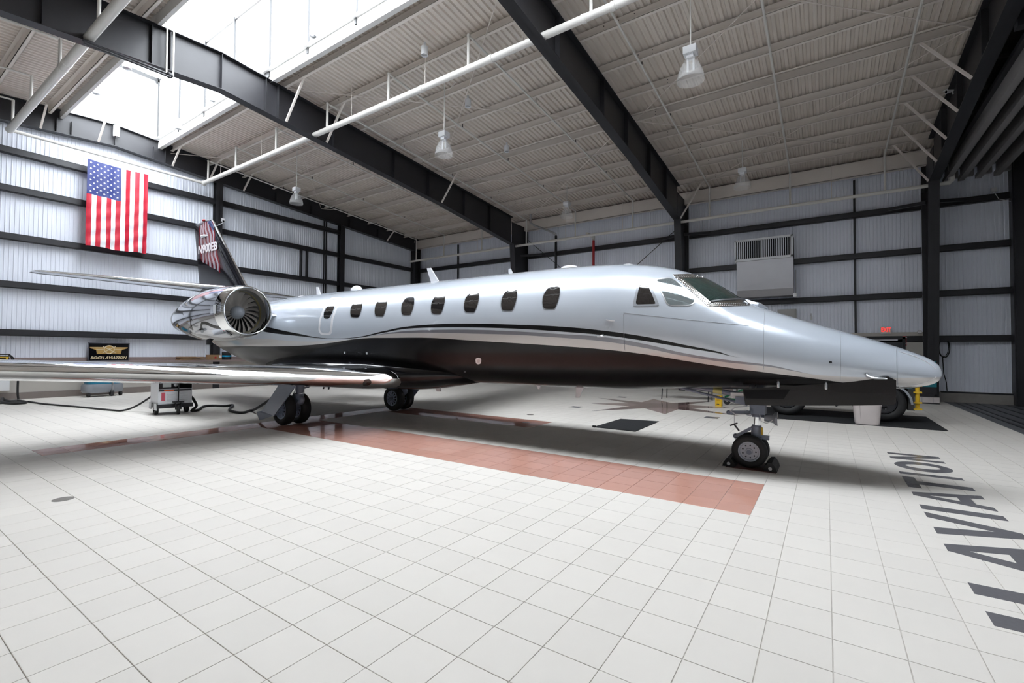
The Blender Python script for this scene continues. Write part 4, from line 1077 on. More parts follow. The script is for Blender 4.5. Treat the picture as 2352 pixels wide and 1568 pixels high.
st_ = MB().tube([(-7.85, 17.2, ZBK - 1.6), (-7.85, 17.2, ZBK - .05)], .055, 12).build('riser_pipe', M['red'], smooth=True)
tag(st_, 'red vertical fire pipe on the back wall below the white main', 'pipe')
st_ = MB().tube([(-7.85, 17.2, ZBK - .02), (-7.85, 17.2, ZBK + .1), (-7.85, 16.5, ZBK + .1)], .07, 12).build('pipe_elbow', M['pipe'], smooth=True)
tag(st_, 'pale pipe elbow on top of the red fire pipe', 'pipe')
st_ = MB().tube([(-9.85, 17.3, 1.1), (-9.85, 17.3, 7.1)], .06, 12).build('downpipe', M['black_steel'], smooth=True)
tag(st_, 'black vertical drain pipe on the back wall', 'pipe')
st_ = MB().tube([(-9.85, 17.3, 7.1), (-9.85, 17.28, 7.18), (-10.1, 16.9, 7.32), (-10.45, 16.3, 7.45), (-10.55, 16.1, 7.55), (-10.55, 16.1, 7.95)], .05, 10).build('vent_pipe', M['satin'], smooth=True)
tag(st_, 'bent grey pipe joining the black drain pipe to the roof', 'pipe')

# ------------------------------------------------------------------ pendant lights
acr = bpy.data.materials.new('clear_acrylic'); acr.use_nodes = True; nt = acr.node_tree; b = nt.nodes['Principled BSDF']
b.inputs['Base Color'].default_value = (.9, .9, .9, 1); b.inputs['Roughness'].default_value = .12; b.inputs['Alpha'].default_value = .17; b.inputs['Specular IOR Level'].default_value = .8
M['acrylic'] = acr
def pendant(u, v0, v1, hy, label):
    top = on(u, v0, 1, hy); bot = on(u, v1, 1, hy); x = top.x; z0 = top.z; H = top.z - bot.z; s = H / .60
    t = emp('pendant_light', (x, hy, z0 - .6 * s), label, 'light', 'pendant lights under the roof')
    MB().tube([(x, hy, z0), (x, hy, roof_z(hy) + .2)], .014, 8).build('stem', M['pipe'], t)
    MB().box((x - .11 * s, hy - .10 * s, z0 - .13 * s), (x + .11 * s, hy + .10 * s, z0)).box((x - .06 * s, hy - .06 * s, z0 - .20 * s), (x + .06 * s, hy + .06 * s, z0 - .13 * s)).build('ballast_box', M['white'], t)
    MB().lathe([(.09 * s, -.20 * s), (.115 * s, -.24 * s), (.165 * s, -.32 * s), (.21 * s, -.43 * s), (.235 * s, -.54 * s), (.238 * s, -.60 * s), (.228 * s, -.60 * s), (.225 * s, -.54 * s), (.20 * s, -.43 * s), (.155 * s, -.32 * s), (.105 * s, -.24 * s)], (x, hy, z0), (0, 0, 1), 32).build('reflector', M['acrylic'], t, smooth='all')
    for dx in (-.05, .05): MB().tube([(x + dx * s, hy, z0 - .2 * s), (x + dx * s, hy, z0 - .42 * s)], .018 * s, 8).build('lamp_tube', M['white'], t, smooth=True)
    MB().tube([(x, hy, roof_z(hy) - .08), (x + .2, hy, roof_z(hy) - .11), (x + .4, hy, roof_z(hy) + .02)], .006, 5).build('power_lead', M['pipe'], t)
pendant(1586, 110, 186, 7.0, 'clear-domed pendant light on the roof, the one with the long white stem over the cockpit')
pendant(1020, 304, 357, 6.9, 'clear-domed pendant light hanging beside the sprinkler main above the cabin')
pendant(681, 431, 468, 7.2, 'clear-domed pendant light hanging near the dark column of the flag wall')
pendant(1302, 464, 500, 14.4, 'small clear-domed pendant light near the back wall above the black drain pipe')
pendant(1705, 387, 432, 14.0, 'clear-domed pendant light near the back wall above the louvred vent hood')
def spot(p, r_, h, label, tilt=0):
    t = emp('cylinder_spotlight', (p.x, p.y, p.z - h), label, 'light', 'white cylinder spotlights')
    MB().lathe([(.001, h), (r_, h), (r_, 0), (r_ * .9, 0), (r_ * .85, .03)], (p.x, p.y, p.z - h), (0, 0, 1), 20).build('housing', M['white'], t, smooth=True)
    MB().lathe([(r_ * .85, .03), (.001, .035)], (p.x, p.y, p.z - h), (0, 0, 1), 20).build('lens', M['satin'], t)
    MB().box((p.x - .02, p.y - .02, p.z), (p.x + .02, p.y + .02, p.z + .12)).build('bracket', M['white'], t)
for u, v, y, l_ in ((720, 62, 4.15, 'white cylinder spotlight on the skylight curb just past the black frame with pipes'), (490, 215, 4.15, 'white cylinder spotlight tucked under the black frame at the skylight curb'), (410, 280, 4.15, 'white cylinder spotlight on the skylight curb between gable post and black frame')):
    spot(on(u, v, 1, y), .09, .24, l_)
for u, v, l_ in ((975, 108, 'small white cylinder spotlight under the purlins between sprinkler main and skylight'), (1075, 229, 'small white cylinder spotlight under the purlins beside the cabin pendant light'), (1164, 335, 'small white cylinder spotlight under the purlins midway between the black frames')):
    spot(roofpt(u, v, -.06), .085, .2, l_)
for u, v, y, l_ in ((222, 196, 2.0, 'white cylinder spotlight on the front skylight curb against bright glazing'), (292, 135, 2.0, 'white cylinder spotlight on the front skylight curb behind the black conduits')):
    spot(on(u, v, 1, y), .10, .26, l_)
p = on(268, 290, 0, -19.0)
spot(p, .09, .36, 'white cylinder spotlight on the gable rafter above the flag')

# ------------------------------------------------------------------ flag
FXP = -18.72
A, Bq, Cq = on(201, 364, 0, FXP), on(341, 399, 0, FXP), on(203, 564, 0, FXP)
fw_, fh_ = Bq.y - A.y, A.z - Cq.z
fl = emp('american_flag', (FXP, (A.y + Bq.y) / 2, A.z - fh_), 'large american flag hanging vertically from the white pipe', 'flag')
def fpos(s, t, off=0):
    dx = .035 * math.sin(s * 24 + .6 * math.sin(t * 7)) * (.3 + .7 * t) + .012 * math.sin(t * 40 + s * 9) * t
    sag = .05 * math.sin(math.pi * s) * (1 - t) * .6
    return (FXP + dx + off, A.y + s * fw_, A.z - t * fh_ - sag + .02 * math.sin(s * 9) * t)
NT_ = 40
cant_s, cant_t = 7 / 13, .40
for k in range(13):
    t0 = cant_t if k < 7 else 0.0
    vs, fs = [], []
    for q in range(NT_ + 1):
        t = t0 + (1 - t0) * q / NT_
        for i in range(4): vs.append(fpos((k + i / 3) / 13, t))
    for q in range(NT_):
        for i in range(3): a = q * 4 + i; fs.append((a, a + 1, a + 5, a + 4))
    MB().add(vs, fs).build('stripe', M['flag_red'] if k % 2 == 0 else M['flag_white'], fl, smooth='all')
vs, fs = [], []
for q in range(21):
    for i in range(21): vs.append(fpos(cant_s * i / 20, cant_t * q / 20))
for q in range(20):
    for i in range(20): a = q * 21 + i; fs.append((a, a + 1, a + 22, a + 21))
MB().add(vs, fs).build('canton', M['flag_blue'], fl, smooth='all')
def star(cs, ct, r_):
    vs = [fpos(cs, ct, .008)]; 
    for k in range(10):
        a = math.pi / 5 * k; rr = r_ if k % 2 == 0 else r_ * .4
        vs.append(fpos(cs + rr * math.cos(a) / fw_, ct + rr * math.sin(a) / fh_, .008))
    return MB().add(vs, [(0, 1 + k, 1 + (k + 1) % 10) for k in range(10)])
for c in range(9):          # union turned on its side: nine columns of five and six become rows
    n_ = 6 if c % 2 == 0 else 5
    for r_ in range(n_):
        s = cant_s * (c + 1) / 10; t = cant_t * ((r_ + .5) / 6 if n_ == 6 else (r_ + 1) / 6)
        # columns of the union run down the hanging flag
        star(s, t, .036).build('star', M['flag_white'], fl)
for yy, zz in ((A.y, A.z), (A.y + fw_ * .5, A.z - .03), (Bq.y, Bq.z)): MB().tube([(FXP, yy, zz), (FXP - .015, yy, ZM - .045)], .006, 5).build('hanging_cord', M['flag_white'], fl)
MB().tube([(FXP, A.y - .02, A.z + .01), (FXP, Bq.y + .02, Bq.z + .01)], .012, 6).build('header_rope', M['flag_white'], fl)

# ------------------------------------------------------------------ wall-mounted things
YV = 16.85
v0, v1, v2, v3 = on(1688, 552, 1, YV), on(1821, 539, 1, YV), on(1821, 590, 1, YV), on(1824, 676, 1, YV)
vx0, vx1, vz1, vz0, vzb = v0.x, v1.x, (v0.z + v1.z) / 2, v2.z + .03, v3.z
vn = emp('vent_hood', ((vx0 + vx1) / 2, YB - .4, vzb), 'large silver louvred vent hood on the back wall', 'vent')
M['galv'] = mat('galvanised_sheet', (.50, .50, .53), .38, metal=.55, var=.06, scale=3)
MB().prism([(YV + .02, vz0), (YB, vz0), (YB, vzb), (YV + .16, vzb), (YV + .03, vzb + .25)], vx0 + .05, vx1 - .0, 'yz').build('hood_box', M['galv'], vn)
MB().box((vx0, YV + .10, vz0), (vx1, YB, vz1)).build('back_box', M['black_rubber'], vn)
fr = .06
MB().box((vx0 - fr * .2, YV - .03, vz1 - fr), (vx1, YV + .1, vz1)).box((vx0 - fr * .2, YV - .03, vz0 - .02), (vx1, YV + .1, vz0 + fr)).box((vx0 - fr * .2, YV - .03, vz0), (vx0 + fr * .6, YV + .1, vz1)).box((vx1 - fr, YV - .03, vz0), (vx1, YV + .1, vz1)).build('grille_frame', M['white'], vn)
lv = MB().box((-.012, -.02, 0), (.012, .03, vz1 - vz0 - 2 * fr)).mesh('louvre_slat', M['white'])
for k in range(26):
    x = vx0 + .09 + (vx1 - vx0 - .18) * k / 25
    inst('louvre_slat', lv, vn, Vector((x, YV + .02, vz0 + fr)) - Vector(WORLD[vn.name]))
for a, b_ in (((vx0 + .08, .55), (vx1 - .05, .25)), ((vx0 + .08, .25), (vx1 - .05, .55))):
    h_ = vz0 - vzb; MB().bar((a[0], YV + .015, vzb + h_ * a[1]), (b_[0], YV + .015, vzb + h_ * b_[1]), .004, .008).build('cross_break', M['galv'], vn)
MB().tube([(vx1 + .06, YV + .2, vzb - .02), (vx1 + .06, YV + .2, vzb + .9)], .02, 8).build('conduit', M['satin'], vn)
MB().box((vx1 - .01, YV + .0, vzb - .08), (vx1 + .1, YV + .2, vzb + .05)).build('junction_box', M['white'], vn)

ex = emp('exit_sign', (2.5, YB - .14, 2.2), 'lit red exit sign above the dark door', 'sign')
e0, e1 = on(2023, 750.5, 1, 17.33), on(2047, 764, 1, 17.33)
MB().box((e0.x, 17.33, e1.z), (e1.x, 17.42, e0.z)).build('housing', mat('exit_housing_beige', (.62, .58, .50), .5), ex)
tm_ = text_mesh('EXIT', .20, .0015, 0, .004, 'CENTER', .62); tm_.materials.append(emit('exit_red_glow', (1, .04, .04), .8))
inst('exit_lettering', tm_, ex, Vector(((e0.x + e1.x) / 2, 17.325, e1.z + .035)) - Vector(WORLD[ex.name]), (R(90), 0, 0))
MB().box((e0.x, 17.34, e1.z - .02), (e1.x, 17.41, e1.z)).build('lens_strip', M['antenna_white'], ex)
dr = emp('door_1', (2.5, YB - .15, 0), 'dark personnel door in a black frame under the exit sign', 'door', kind='structure')
dz1 = 2.06
MB().box((1.95, 17.36, 0), (2.03, 17.45, dz1)).box((2.97, 17.36, 0), (3.05, 17.45, dz1)).box((1.95, 17.36, dz1 - .08), (3.05, 17.45, dz1)).build('frame', M['black_steel'], dr)
MB().box((2.03, 17.39, 0), (2.97, 17.43, dz1 - .08)).build('leaf', mat('dark_grey_door', (.035, .038, .045), .4), dr)
MB().box((2.15, 17.33, 1.94), (2.85, 17.38, 1.98)).build('closer_arm', M['satin'], dr)
MB().tube([(2.15, 17.34, 1.02), (2.9, 17.34, 1.02)], .025, 8).build('panic_bar', M['satin'], dr)
a0, a1 = on(2073, 772, 1, 17.38), on(2082.5, 794, 1, 17.38)
sg = emp('arrow_sign', ((a0.x + a1.x) / 2, 17.39, a1.z), 'red and white arrow sign on the masonry beside the door', 'sign')
MB().box((a0.x, 17.385, a1.z), (a1.x, 17.40, a0.z)).build('panel', M['red'], sg)
cx = (a0.x + a1.x) / 2; hz = a0.z - a1.z
MB().prism([(cx - .025, a1.z + .09), (cx - .05, a1.z + .09), (cx, a1.z + .02), (cx + .05, a1.z + .09), (cx + .025, a1.z + .09), (cx + .025, a0.z - .05), (cx + .06, a0.z - .05), (cx + .06, a0.z - .02), (cx - .06, a0.z - .02), (cx - .06, a0.z - .05), (cx - .025, a0.z - .05)], 17.378, 17.386, 'xz').build('arrow', M['antenna_white'], sg)
MB().box((cx - .012, 17.374, a1.z + .1), (cx + .012, 17.379, a0.z - .06)).build('print_bar', M['red'], sg)
al = MB().lathe([(.001, .07), (.05, .07), (.06, .04), (.06, 0)], on(2112, 762, 1, 17.30), (0, -1, 0), 18).build('sensor_horn', M['antenna_white'], smooth=True)
tag(al, 'small white round sensor at the edge of the masonry by the corner column', 'sensor')
cc = on(2167, 797, 1, 17.42)
co_ = emp('cable_coil', (cc.x, 17.42, cc.z - .4), 'dark cable coil hung on the ribbed wall panel', 'cable')
for k, (rx, rz, dz) in enumerate(((.12, .30, 0), (.13, .29, -.03), (.125, .31, -.02))):
    MB().tube([(cc.x + rx * math.cos(t) + .01 * k, 17.44 - .02 * k, cc.z + dz + rz * math.sin(t)) for t in [2 * math.pi * j / 28 for j in range(28)]], .011, 6, closed=True).build('loop', M['black_rubber'], co_, smooth=True)
MB().tube([(cc.x - .02, 17.44, cc.z - .3), (cc.x, 17.44, .9), (cc.x + .06, 17.44, .6), (cc.x + .07, 17.44, .35)], .012, 6).build('tail', M['black_rubber'], co_, smooth=True)
MB().box((cc.x - .03, 17.43, cc.z + .26), (cc.x + .03, 17.5, cc.z + .31)).build('hook', M['satin'], co_)
q0, q1 = on(1786, 711, 1, 17.3), on(1829, 735, 1, 17.3)
wbx = MB().box((q0.x, 17.25, q1.z), (q1.x, 17.5, q0.z)).box((q0.x + .03, 17.235, q1.z + .03), (q1.x - .03, 17.26, q0.z - .03)).build('electrical_cabinet', mat('beige_cabinet', (.42, .41, .40), .5)); tag(wbx, 'beige electrical cabinet on the back wall behind the nose', 'cabinet')
q0 = on(1863, 727, 1, 17.4); w2 = MB().box((q0.x - .04, 17.4, q0.z - .12), (q0.x + .04, 17.5, q0.z + .02)).tube([(q0.x, 17.45, q0.z), (q0.x, 17.45, q0.z + .12)], .015, 8).build('junction_box', M['satin']); tag(w2, 'small grey junction box on the back wall near the nose', 'box')
q0 = on(2282, 436, 1, 17.36)
w2 = MB().box((q0.x - .06, 17.28, q0.z - .06), (q0.x + .06, 17.40, q0.z + .05)).tube([(q0.x, 17.33, q0.z - .05), (q0.x + .1, 17.33, q0.z - .3), (q0.x + .35, 17.33, q0.z - .42), (q0.x + .45, 17.33, q0.z - .36)], .009, 6).build('junction_box', M['antenna_white']); tag(w2, 'white junction box with a drooping cable on the topmost girt', 'box')

def camera_unit(p, d, wall, label):
    t = emp('security_camera', (p.x, p.y, p.z - .1), label, 'camera'); d = Vector(d).normalized()
    MB().bar(p - d * .15, p + d * .15, .09, .08).bar(p - d * .17 + Vector((0, 0, .05)), p + d * .20 + Vector((0, 0, .05)), .11, .012).build('body', M['antenna_white'], t)
    MB().lathe([(.001, .012), (.03, .012), (.034, 0)], p + d * .15, d, 14).build('lens', M['black_gloss'], t)
    MB().tube([p - Vector((0, 0, .04)), p - Vector((0, 0, .1)), Vector(wall)], .016, 8).build('bracket', M['antenna_white'], t)
p = on(512, 506, 0, -18.7); camera_unit(p, (1, -.3, -.45), (-19.2, p.y - .05, p.z - .18), 'white security camera bracketed to the gable wall above the tail fin')
p = on(2188, 206, 1, 13.4); camera_unit(p, (-1, -.5, -.35), (p.x + .35, p.y + .05, p.z + .03), 'white security camera bracketed to the dark frame over the door track')

# sliding-door header beams at the right end
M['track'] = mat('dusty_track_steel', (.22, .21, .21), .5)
hd = emp('door_track', (4.6, 12, 6.7), 'pale steel sliding door track beams under the dark header', 'track')
for x, c_ in ((4.01, 'pipe'), (4.36, 'pipe'), (4.74, 'pipe'), (5.14, 'pipe')):
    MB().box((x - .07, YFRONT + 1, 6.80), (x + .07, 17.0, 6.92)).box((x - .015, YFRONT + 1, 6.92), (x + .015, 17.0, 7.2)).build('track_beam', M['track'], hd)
    MB().box((x + .10, 16.7, 6.85), (x + .24, 16.85, 7.05)).build('trolley_box', M['track'], hd)
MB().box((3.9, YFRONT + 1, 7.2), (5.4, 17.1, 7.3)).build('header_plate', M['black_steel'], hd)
for y in (16.6, 13.0, 9.4, 5.8, 2.2):
    MB().box((3.75, y - .1, 7.3), (6.0, y + .1, 7.55)).build('header_beam', M['black_steel'], hd)

# ------------------------------------------------------------------ things on the floor
# ground power unit
gpu = emp_local('ground_power_unit', (-11.95, 2.28, 0), 'white ground power cart with black control panel on rubber wheels', 'power cart', rz=R(-6))
M['gpu_white'] = mat('gpu_white', (.72, .73, .76), .4, var=.03)
MB().box((-.34, -.33, .22), (.30, .33, .84)).build('cabinet', M['gpu_white'], gpu)
MB().box((-.36, -.35, .16), (.32, .35, .25)).build('base_frame', M['black_steel'], gpu)
MB().box((.10, -.36, .12), (.30, -.345, .27)).box((-.33, -.36, .12), (-.15, -.345, .27)).build('skid_plate', M['satin'], gpu)
pn = MB().box((.30, -.32, .60), (.312, .32, .79)).build('control_panel', M['black_gloss'], gpu)
MB().box((.312, -.25, .64), (.318, -.09, .75)).build('display', mat('grey_display', (.35, .37, .36), .3), pn)
MB().lathe([(.045, 0), (.04, .03), (.001, .035)], (.312, 0.0, .69), (1, 0, 0), 18).build('selector_knob', M['satin'], pn)
MB().lathe([(.012, 0), (.001, .006)], (.312, .12, .75), (1, 0, 0), 10).build('indicator_lamp', emit('green_indicator', (.05, 1, .25), 2.0), pn)
MB().box((.30, -.32, .545), (.306, .32, .585)).build('label_stripe', M['dark_metal'], gpu)
MB().box((.306, -.22, .553), (.309, -.03, .577)).build('orange_print', mat('orange_print', (.8, .12, .03), .5), gpu)
for z in [.29 + .028 * k for k in range(9)]:
    for y0, y1 in ((-.16, .00), (.08, .24)): MB().bar((.302, y0, z), (.302, y1, z), .02, .012, up=(1, 0, .6)).build('louvre', M['gpu_white'], gpu)
MB().box((.30, -.27, .33), (.306, -.20, .52)).build('red_label', mat('faded_red_label', (.62, .10, .14), .5), gpu)
MB().tube([(.36, .045, .30), (.36, .045, .84)], .012, 8).build('tow_handle', M['black_steel'], gpu)
for y in (-.30, .30):
    MB().lathe([(.05, -.035), (.10, -.035), (.11, -.02), (.11, .02), (.10, .035), (.05, .035)], (.0, y, .11), (0, 1, 0), 20).build('wheel', M['black_rubber'], gpu, smooth=True)
MB().lathe([(.03, -.03), (.10, -.03), (.115, -.015), (.115, .015), (.10, .03), (.03, .03)], (.38, .04, .115), (.2, 1, 0), 20).build('caster_wheel', M['black_rubber'], gpu, smooth=True)
MB().bar((.38, -.01, .12), (.36, -.01, .30), .02, .04).bar((.38, .09, .12), (.36, .09, .30), .02, .04).box((.28, -.06, .28), (.44, .14, .31)).build('caster_fork', M['black_steel'], gpu)

def cable(pts, r_, name, label, zs=None):
    P = []
    for q in pts:
        if len(q) == 2: v = on(q[0], q[1], 2, r_); P.append(v)
        else: P.append(Vector(q))
    # smooth through the points
    out = []
    for i in range(len(P) - 1):
        p0, p1, p2, p3 = P[max(i - 1, 0)], P[i], P[i + 1], P[min(i + 2, len(P) - 1)]
        for k in range(6):
            t = k / 6; out.append(.5 * ((2 * p1) + (p2 - p0) * t + (2 * p0 - 5 * p1 + 4 * p2 - p3) * t * t + (3 * p1 - p0 - 3 * p2 + p3) * t ** 3))
    out.append(P[-1])
    for v in out: v.z = max(v.z, r_)
    o = MB().tube(out, r_, 8).build(name, M['black_rubber'], smooth='all'); tag(o, label, 'cable'); return o
cable([(0, 926), (60, 922), (100, 927), (180, 934), (230, 939), (275, 943), (-13.0, 1.9, .12), (-12.55, 2.1, .40), (-12.25, 2.15, .62)], .022, 'power_cable', 'black cable on the floor running into the side of the power cart')
cable([(-11.75, 2.62, .38), (-11.80, 2.75, .15), (440, 943), (455, 941), (468, 933), (490, 931), (515, 932), (535, 930), (527, 940), (540, 946), (560, 947), (580, 942), (-9.9, 3.35, .25), (-9.3, 3.75, .75), (-9.1, 3.95, 1.0)], .03, 'power_cable', 'thick black cable from the power cart up to the jet belly')
cable([(-19.0, .62, .04), (20, 921), (45, 920), (60, 924), (30, 926), (5, 923), (-18.6, .55, .09)], .035, 'power_cable', 'heap of black cable on the floor at the foot of the gable wall')
p = on(42, 919, 2, 0); q = on(42, 874, 0, p.x)
cable([(p.x, p.y, .03), (p.x, p.y - .02, .3), (q.x, q.y, 1.0), (q.x, q.y, 1.15)], .025, 'hanging_cable', 'black cable standing up from the floor heap by the gable wall')

# floor scrubber
fs_ = emp_local('floor_scrubber', (-18.45, 2.72, 0), 'teal and grey walk-behind floor scrubber against the gable wall', 'floor scrubber', rz=R(8))
rg = []
for z, s in ((.13, .92), (.18, 1.0), (.34, 1.0), (.40, .95)):
    rg.append([(.26 * s * math.copysign(abs(math.cos(t)) ** .4, math.cos(t)), .50 * s * math.copysign(abs(math.sin(t)) ** .4, math.sin(t)), z) for t in [2 * math.pi * j / 24 for j in range(24)]])
MB().loft(rg).build('chassis', M['plastic_grey'], fs_, smooth=True)
rg = []
for z, s in ((.40, .90), (.47, .93), (.88, .88), (1.0, .75)):
    rg.append([(.26 * s * math.copysign(abs(math.cos(t)) ** .5, math.cos(t)), .48 * s * math.copysign(abs(math.sin(t)) ** .5, math.sin(t)), z) for t in [2 * math.pi * j / 24 for j in range(24)]])
MB().loft(rg).build('tank', mat('teal_tank', (.01, .20, .33), .35), fs_, smooth=True)
MB().lathe([(.03, -.04), (.10, -.04), (.11, 0), (.10, .04), (.03, .04)], (.22, .15, .11), (.15, 1, 0), 18).build('wheel', M['black_rubber'], fs_, smooth=True)
for y in (-.42, .42): MB().lathe([(.02, -.03), (.07, -.03), (.075, 0), (.07, .03), (.02, .03)], (.15, y, .075), (0, 1, 0), 16).build('wheel', M['black_rubber'], fs_, smooth=True)
MB().bar((.27, .15, .10), (.27, .15, .45), .03, .06).build('wheel_fork', M['satin'], fs_)
MB().tube([(-.2, -.4, .95), (-.25, -.55, 1.05), (-.25, -.55, 1.1), (.2, -.55, 1.1)], .02, 8).build('handle', M['black_steel'], fs_, smooth=True)

# things on the granite ledge
LZ = 1.12; LX = XF + .2
sb = emp('aviation_sign', (XF + .14, 3.0, LZ), 'black sign with gold winged propeller emblem leaning on the ledge', 'sign')
s0, s1 = on(202, 786, 0, XF + .12), on(297, 788, 0, XF + .12)
ys0, ys1, zs1 = s0.y, s1.y, (s0.z + s1.z) / 2
xs0 = XF + .10
MB().box((xs0, ys0, LZ), (xs0 + .03, ys1, zs1)).build('board', M['black_gloss'], sb)
M['sign_frame'] = mat('grey_sign_frame', (.10, .10, .12), .35)
MB().box((xs0, ys0 - .005, LZ), (xs0 + .04, ys0 + .022, zs1)).box((xs0, ys1 - .022, LZ), (xs0 + .04, ys1 + .005, zs1)).box((xs0, ys0, zs1 - .022), (xs0 + .04, ys1, zs1 + .005)).box((xs0, ys0, LZ), (xs0 + .04, ys1, LZ + .02)).build('frame', M['sign_frame'], sb)
M['gold'] = mat('gold_leaf', (.62, .38, .12), .4, metal=.35, var=.25, scale=14); M['gold2'] = mat('pale_gold', (.80, .66, .42), .4, metal=.2)
W_, H_ = ys1 - ys0, zs1 - LZ
def sgp(u, v): return (ys0 + u * W_, LZ + v * H_)
fx0, fx1 = xs0 + .03, xs0 + .036
for s in (1, -1):
    def m_(p): return sgp(.5 + s * p[0], p[1])
    MB().prism([m_(p) for p in ((.06, .76), (.46, .76), (.45, .70), (.40, .67), (.34, .62), (.31, .60), (.30, .50), (.29, .38), (.08, .38))], fx0, fx1, 'yz').build('wing_emblem', M['gold'], sb)
    MB().prism([m_(p) for p in ((.10, .73), (.43, .73), (.42, .71), (.10, .69))], fx1, fx1 + .003, 'yz').prism([m_(p) for p in ((.10, .64), (.32, .65), (.30, .61), (.10, .60))], fx1, fx1 + .003, 'yz').build('feather_lines', M['gold2'], sb)
cy_, cz_ = sgp(.5, .62); rr = .135 * W_
MB().lathe([(.001, .004), (rr, .004), (rr, -.004)], (fx1, cy_, cz_), (1, 0, 0), 32).build('disc', M['gold'], sb)
MB().lathe([(rr * .98, .006), (rr * .86, .010), (rr * .80, .004)], (fx1, cy_, cz_), (1, 0, 0), 32).build('disc_ring', M['gold2'], sb)
for a in (R(32), R(148)):
    d = Vector((0, math.cos(a), math.sin(a))) * rr * 1.35; c = Vector((fx1 + .008, cy_, cz_)); MB().bar(c - d, c + d, rr * .16, .006, up=(1, 0, 0)).build('propeller_blade', M['gold2'], sb)
MB().sphere((fx1 + .010, cy_, cz_), rr * .24, sc=(.5, 1, 1)).build('hub', M['gold2'], sb, smooth='all')
tms = text_mesh('BOCH AVIATION', .10, .004, .25, .002); tms.materials.append(M['gold2'])
wtx = max(v.co.x for v in tms.vertices) - min(v.co.x for v in tms.vertices)
inst('lettering', tms, sb, Vector((fx1, ys0 + .06 * W_, LZ + .10 * H_)) - Vector(WORLD[sb.name]), (R(90), 0, R(90)), (.88 * W_ / wtx, 1.25, 1))
# portable radio
rd = emp('jobsite_radio', (XF + .22, .64, LZ), 'yellow and black jobsite radio with roll bars on the ledge', 'radio')
r0, r1 = .40, .80
MB().box((XF + .12, r0, LZ + .03), (XF + .30, r1 - .08, LZ + .17)).build('body', M['black_rubber'], rd)
MB().prism([(r0 + .02, LZ + .05), (r1 - .12, LZ + .05), (r1 - .09, LZ + .15), (r0 + .02, LZ + .15)], XF + .30, XF + .31, 'yz').build('front_panel', M['yellow'], rd)
MB().box((XF + .31, r0 + .06, LZ + .09), (XF + .315, r1 - .15, LZ + .13)).build('dial', M['black_gloss'], rd)
for x in (XF + .11, XF + .31): MB().tube([(x, r1, LZ + .01), (x, r1, LZ + .12), (x, r1 - .08, LZ + .22), (x, r0, LZ + .22)], .016, 8).build('roll_bar', M['black_rubber'], rd, smooth=True)
MB().tube([(XF + .2, r0 + .12, LZ + .18), (XF + .2, r0 + .12, LZ + .34)], .004, 5).build('aerial', M['satin'], rd)
# cardboard, box, canister
cbd = MB()
for k, (y0, y1, z0, dz) in enumerate(((5.02, 6.02, .0, .02), (5.05, 5.85, .035, .05), (5.03, 5.6, .10, .0))):
    cbd.add([(XF + .06, y0, LZ + z0), (XF + .36, y0 + .02, LZ + z0), (XF + .36, y1, LZ + z0 + dz), (XF + .06, y1 - .02, LZ + z0 + dz), (XF + .06, y0, LZ + z0 + .03), (XF + .36, y0 + .02, LZ + z0 + .03), (XF + .36, y1, LZ + z0 + dz + .03), (XF + .06, y1 - .02, LZ + z0 + dz + .03)], [(0, 3, 2, 1), (4, 5, 6, 7), (0, 1, 5, 4), (1, 2, 6, 5), (2, 3, 7, 6), (3, 0, 4, 7)])
tag(cbd.build('folded_cardboard', M['cardboard']), 'flattened brown cardboard lying on the ledge under the tail', 'cardboard')
bx_ = emp('cardboard_box', (XF + .22, 6.25, LZ), 'small closed brown carton with a red mark on the ledge', 'box')
MB().box((XF + .08, 6.05, LZ), (XF + .36, 6.50, LZ + .20)).build('carton', M['cardboard'], bx_)
MB().lathe([(.001, .002), (.04, .002), (.04, 0)], (XF + .36, 6.27, LZ + .09), (1, 0, 0), 16).build('red_print', M['red'], bx_)
MB().box((XF + .36, 6.40, LZ + .08), (XF + .363, 6.49, LZ + .18)).build('address_label', M['antenna_white'], bx_)
cn = emp('canister', (XF + .22, 6.72, LZ), 'round black canister with a bright blue band on the ledge', 'canister')
MB().lathe([(.001, 0), (.16, 0), (.165, .02), (.165, .30), (.15, .315), (.001, .315)], (XF + .22, 6.74, LZ), (0, 0, 1), 28).build('drum', M['black_rubber'], cn, smooth=True)
MB().lathe([(.167, .12), (.168, .125), (.168, .17), (.167, .175)], (XF + .22, 6.74, LZ), (0, 0, 1), 28).build('blue_band', mat('bright_blue_band', (.0, .35, .65), .4), cn, smooth=True)
# outlet boxes and white cabinet on the wainscot
for y, l_ in ((3.72, 'white outlet box on the beige wainscot where the cart cable rises'), (3.98, 'white outlet box on the beige wainscot hidden partly by the power cart')):
    o = MB().box((XF + .20, y - .07, .36), (XF + .235, y + .07, .50)).box((XF + .235, y - .05, .38), (XF + .24, y + .05, .48)).build('outlet_box', M['antenna_white']); tag(o, l_, 'outlet', 'outlet boxes on the wainscot')
o = MB().box((XF + .20, -1.2, .28), (XF + .32, .74, 1.02)).box((XF + .32, -1.15, .32), (XF + .33, .70, .98)).build('white_cabinet', M['white']); tag(o, 'low white cabinet against the gable wall wainscot', 'cabinet')

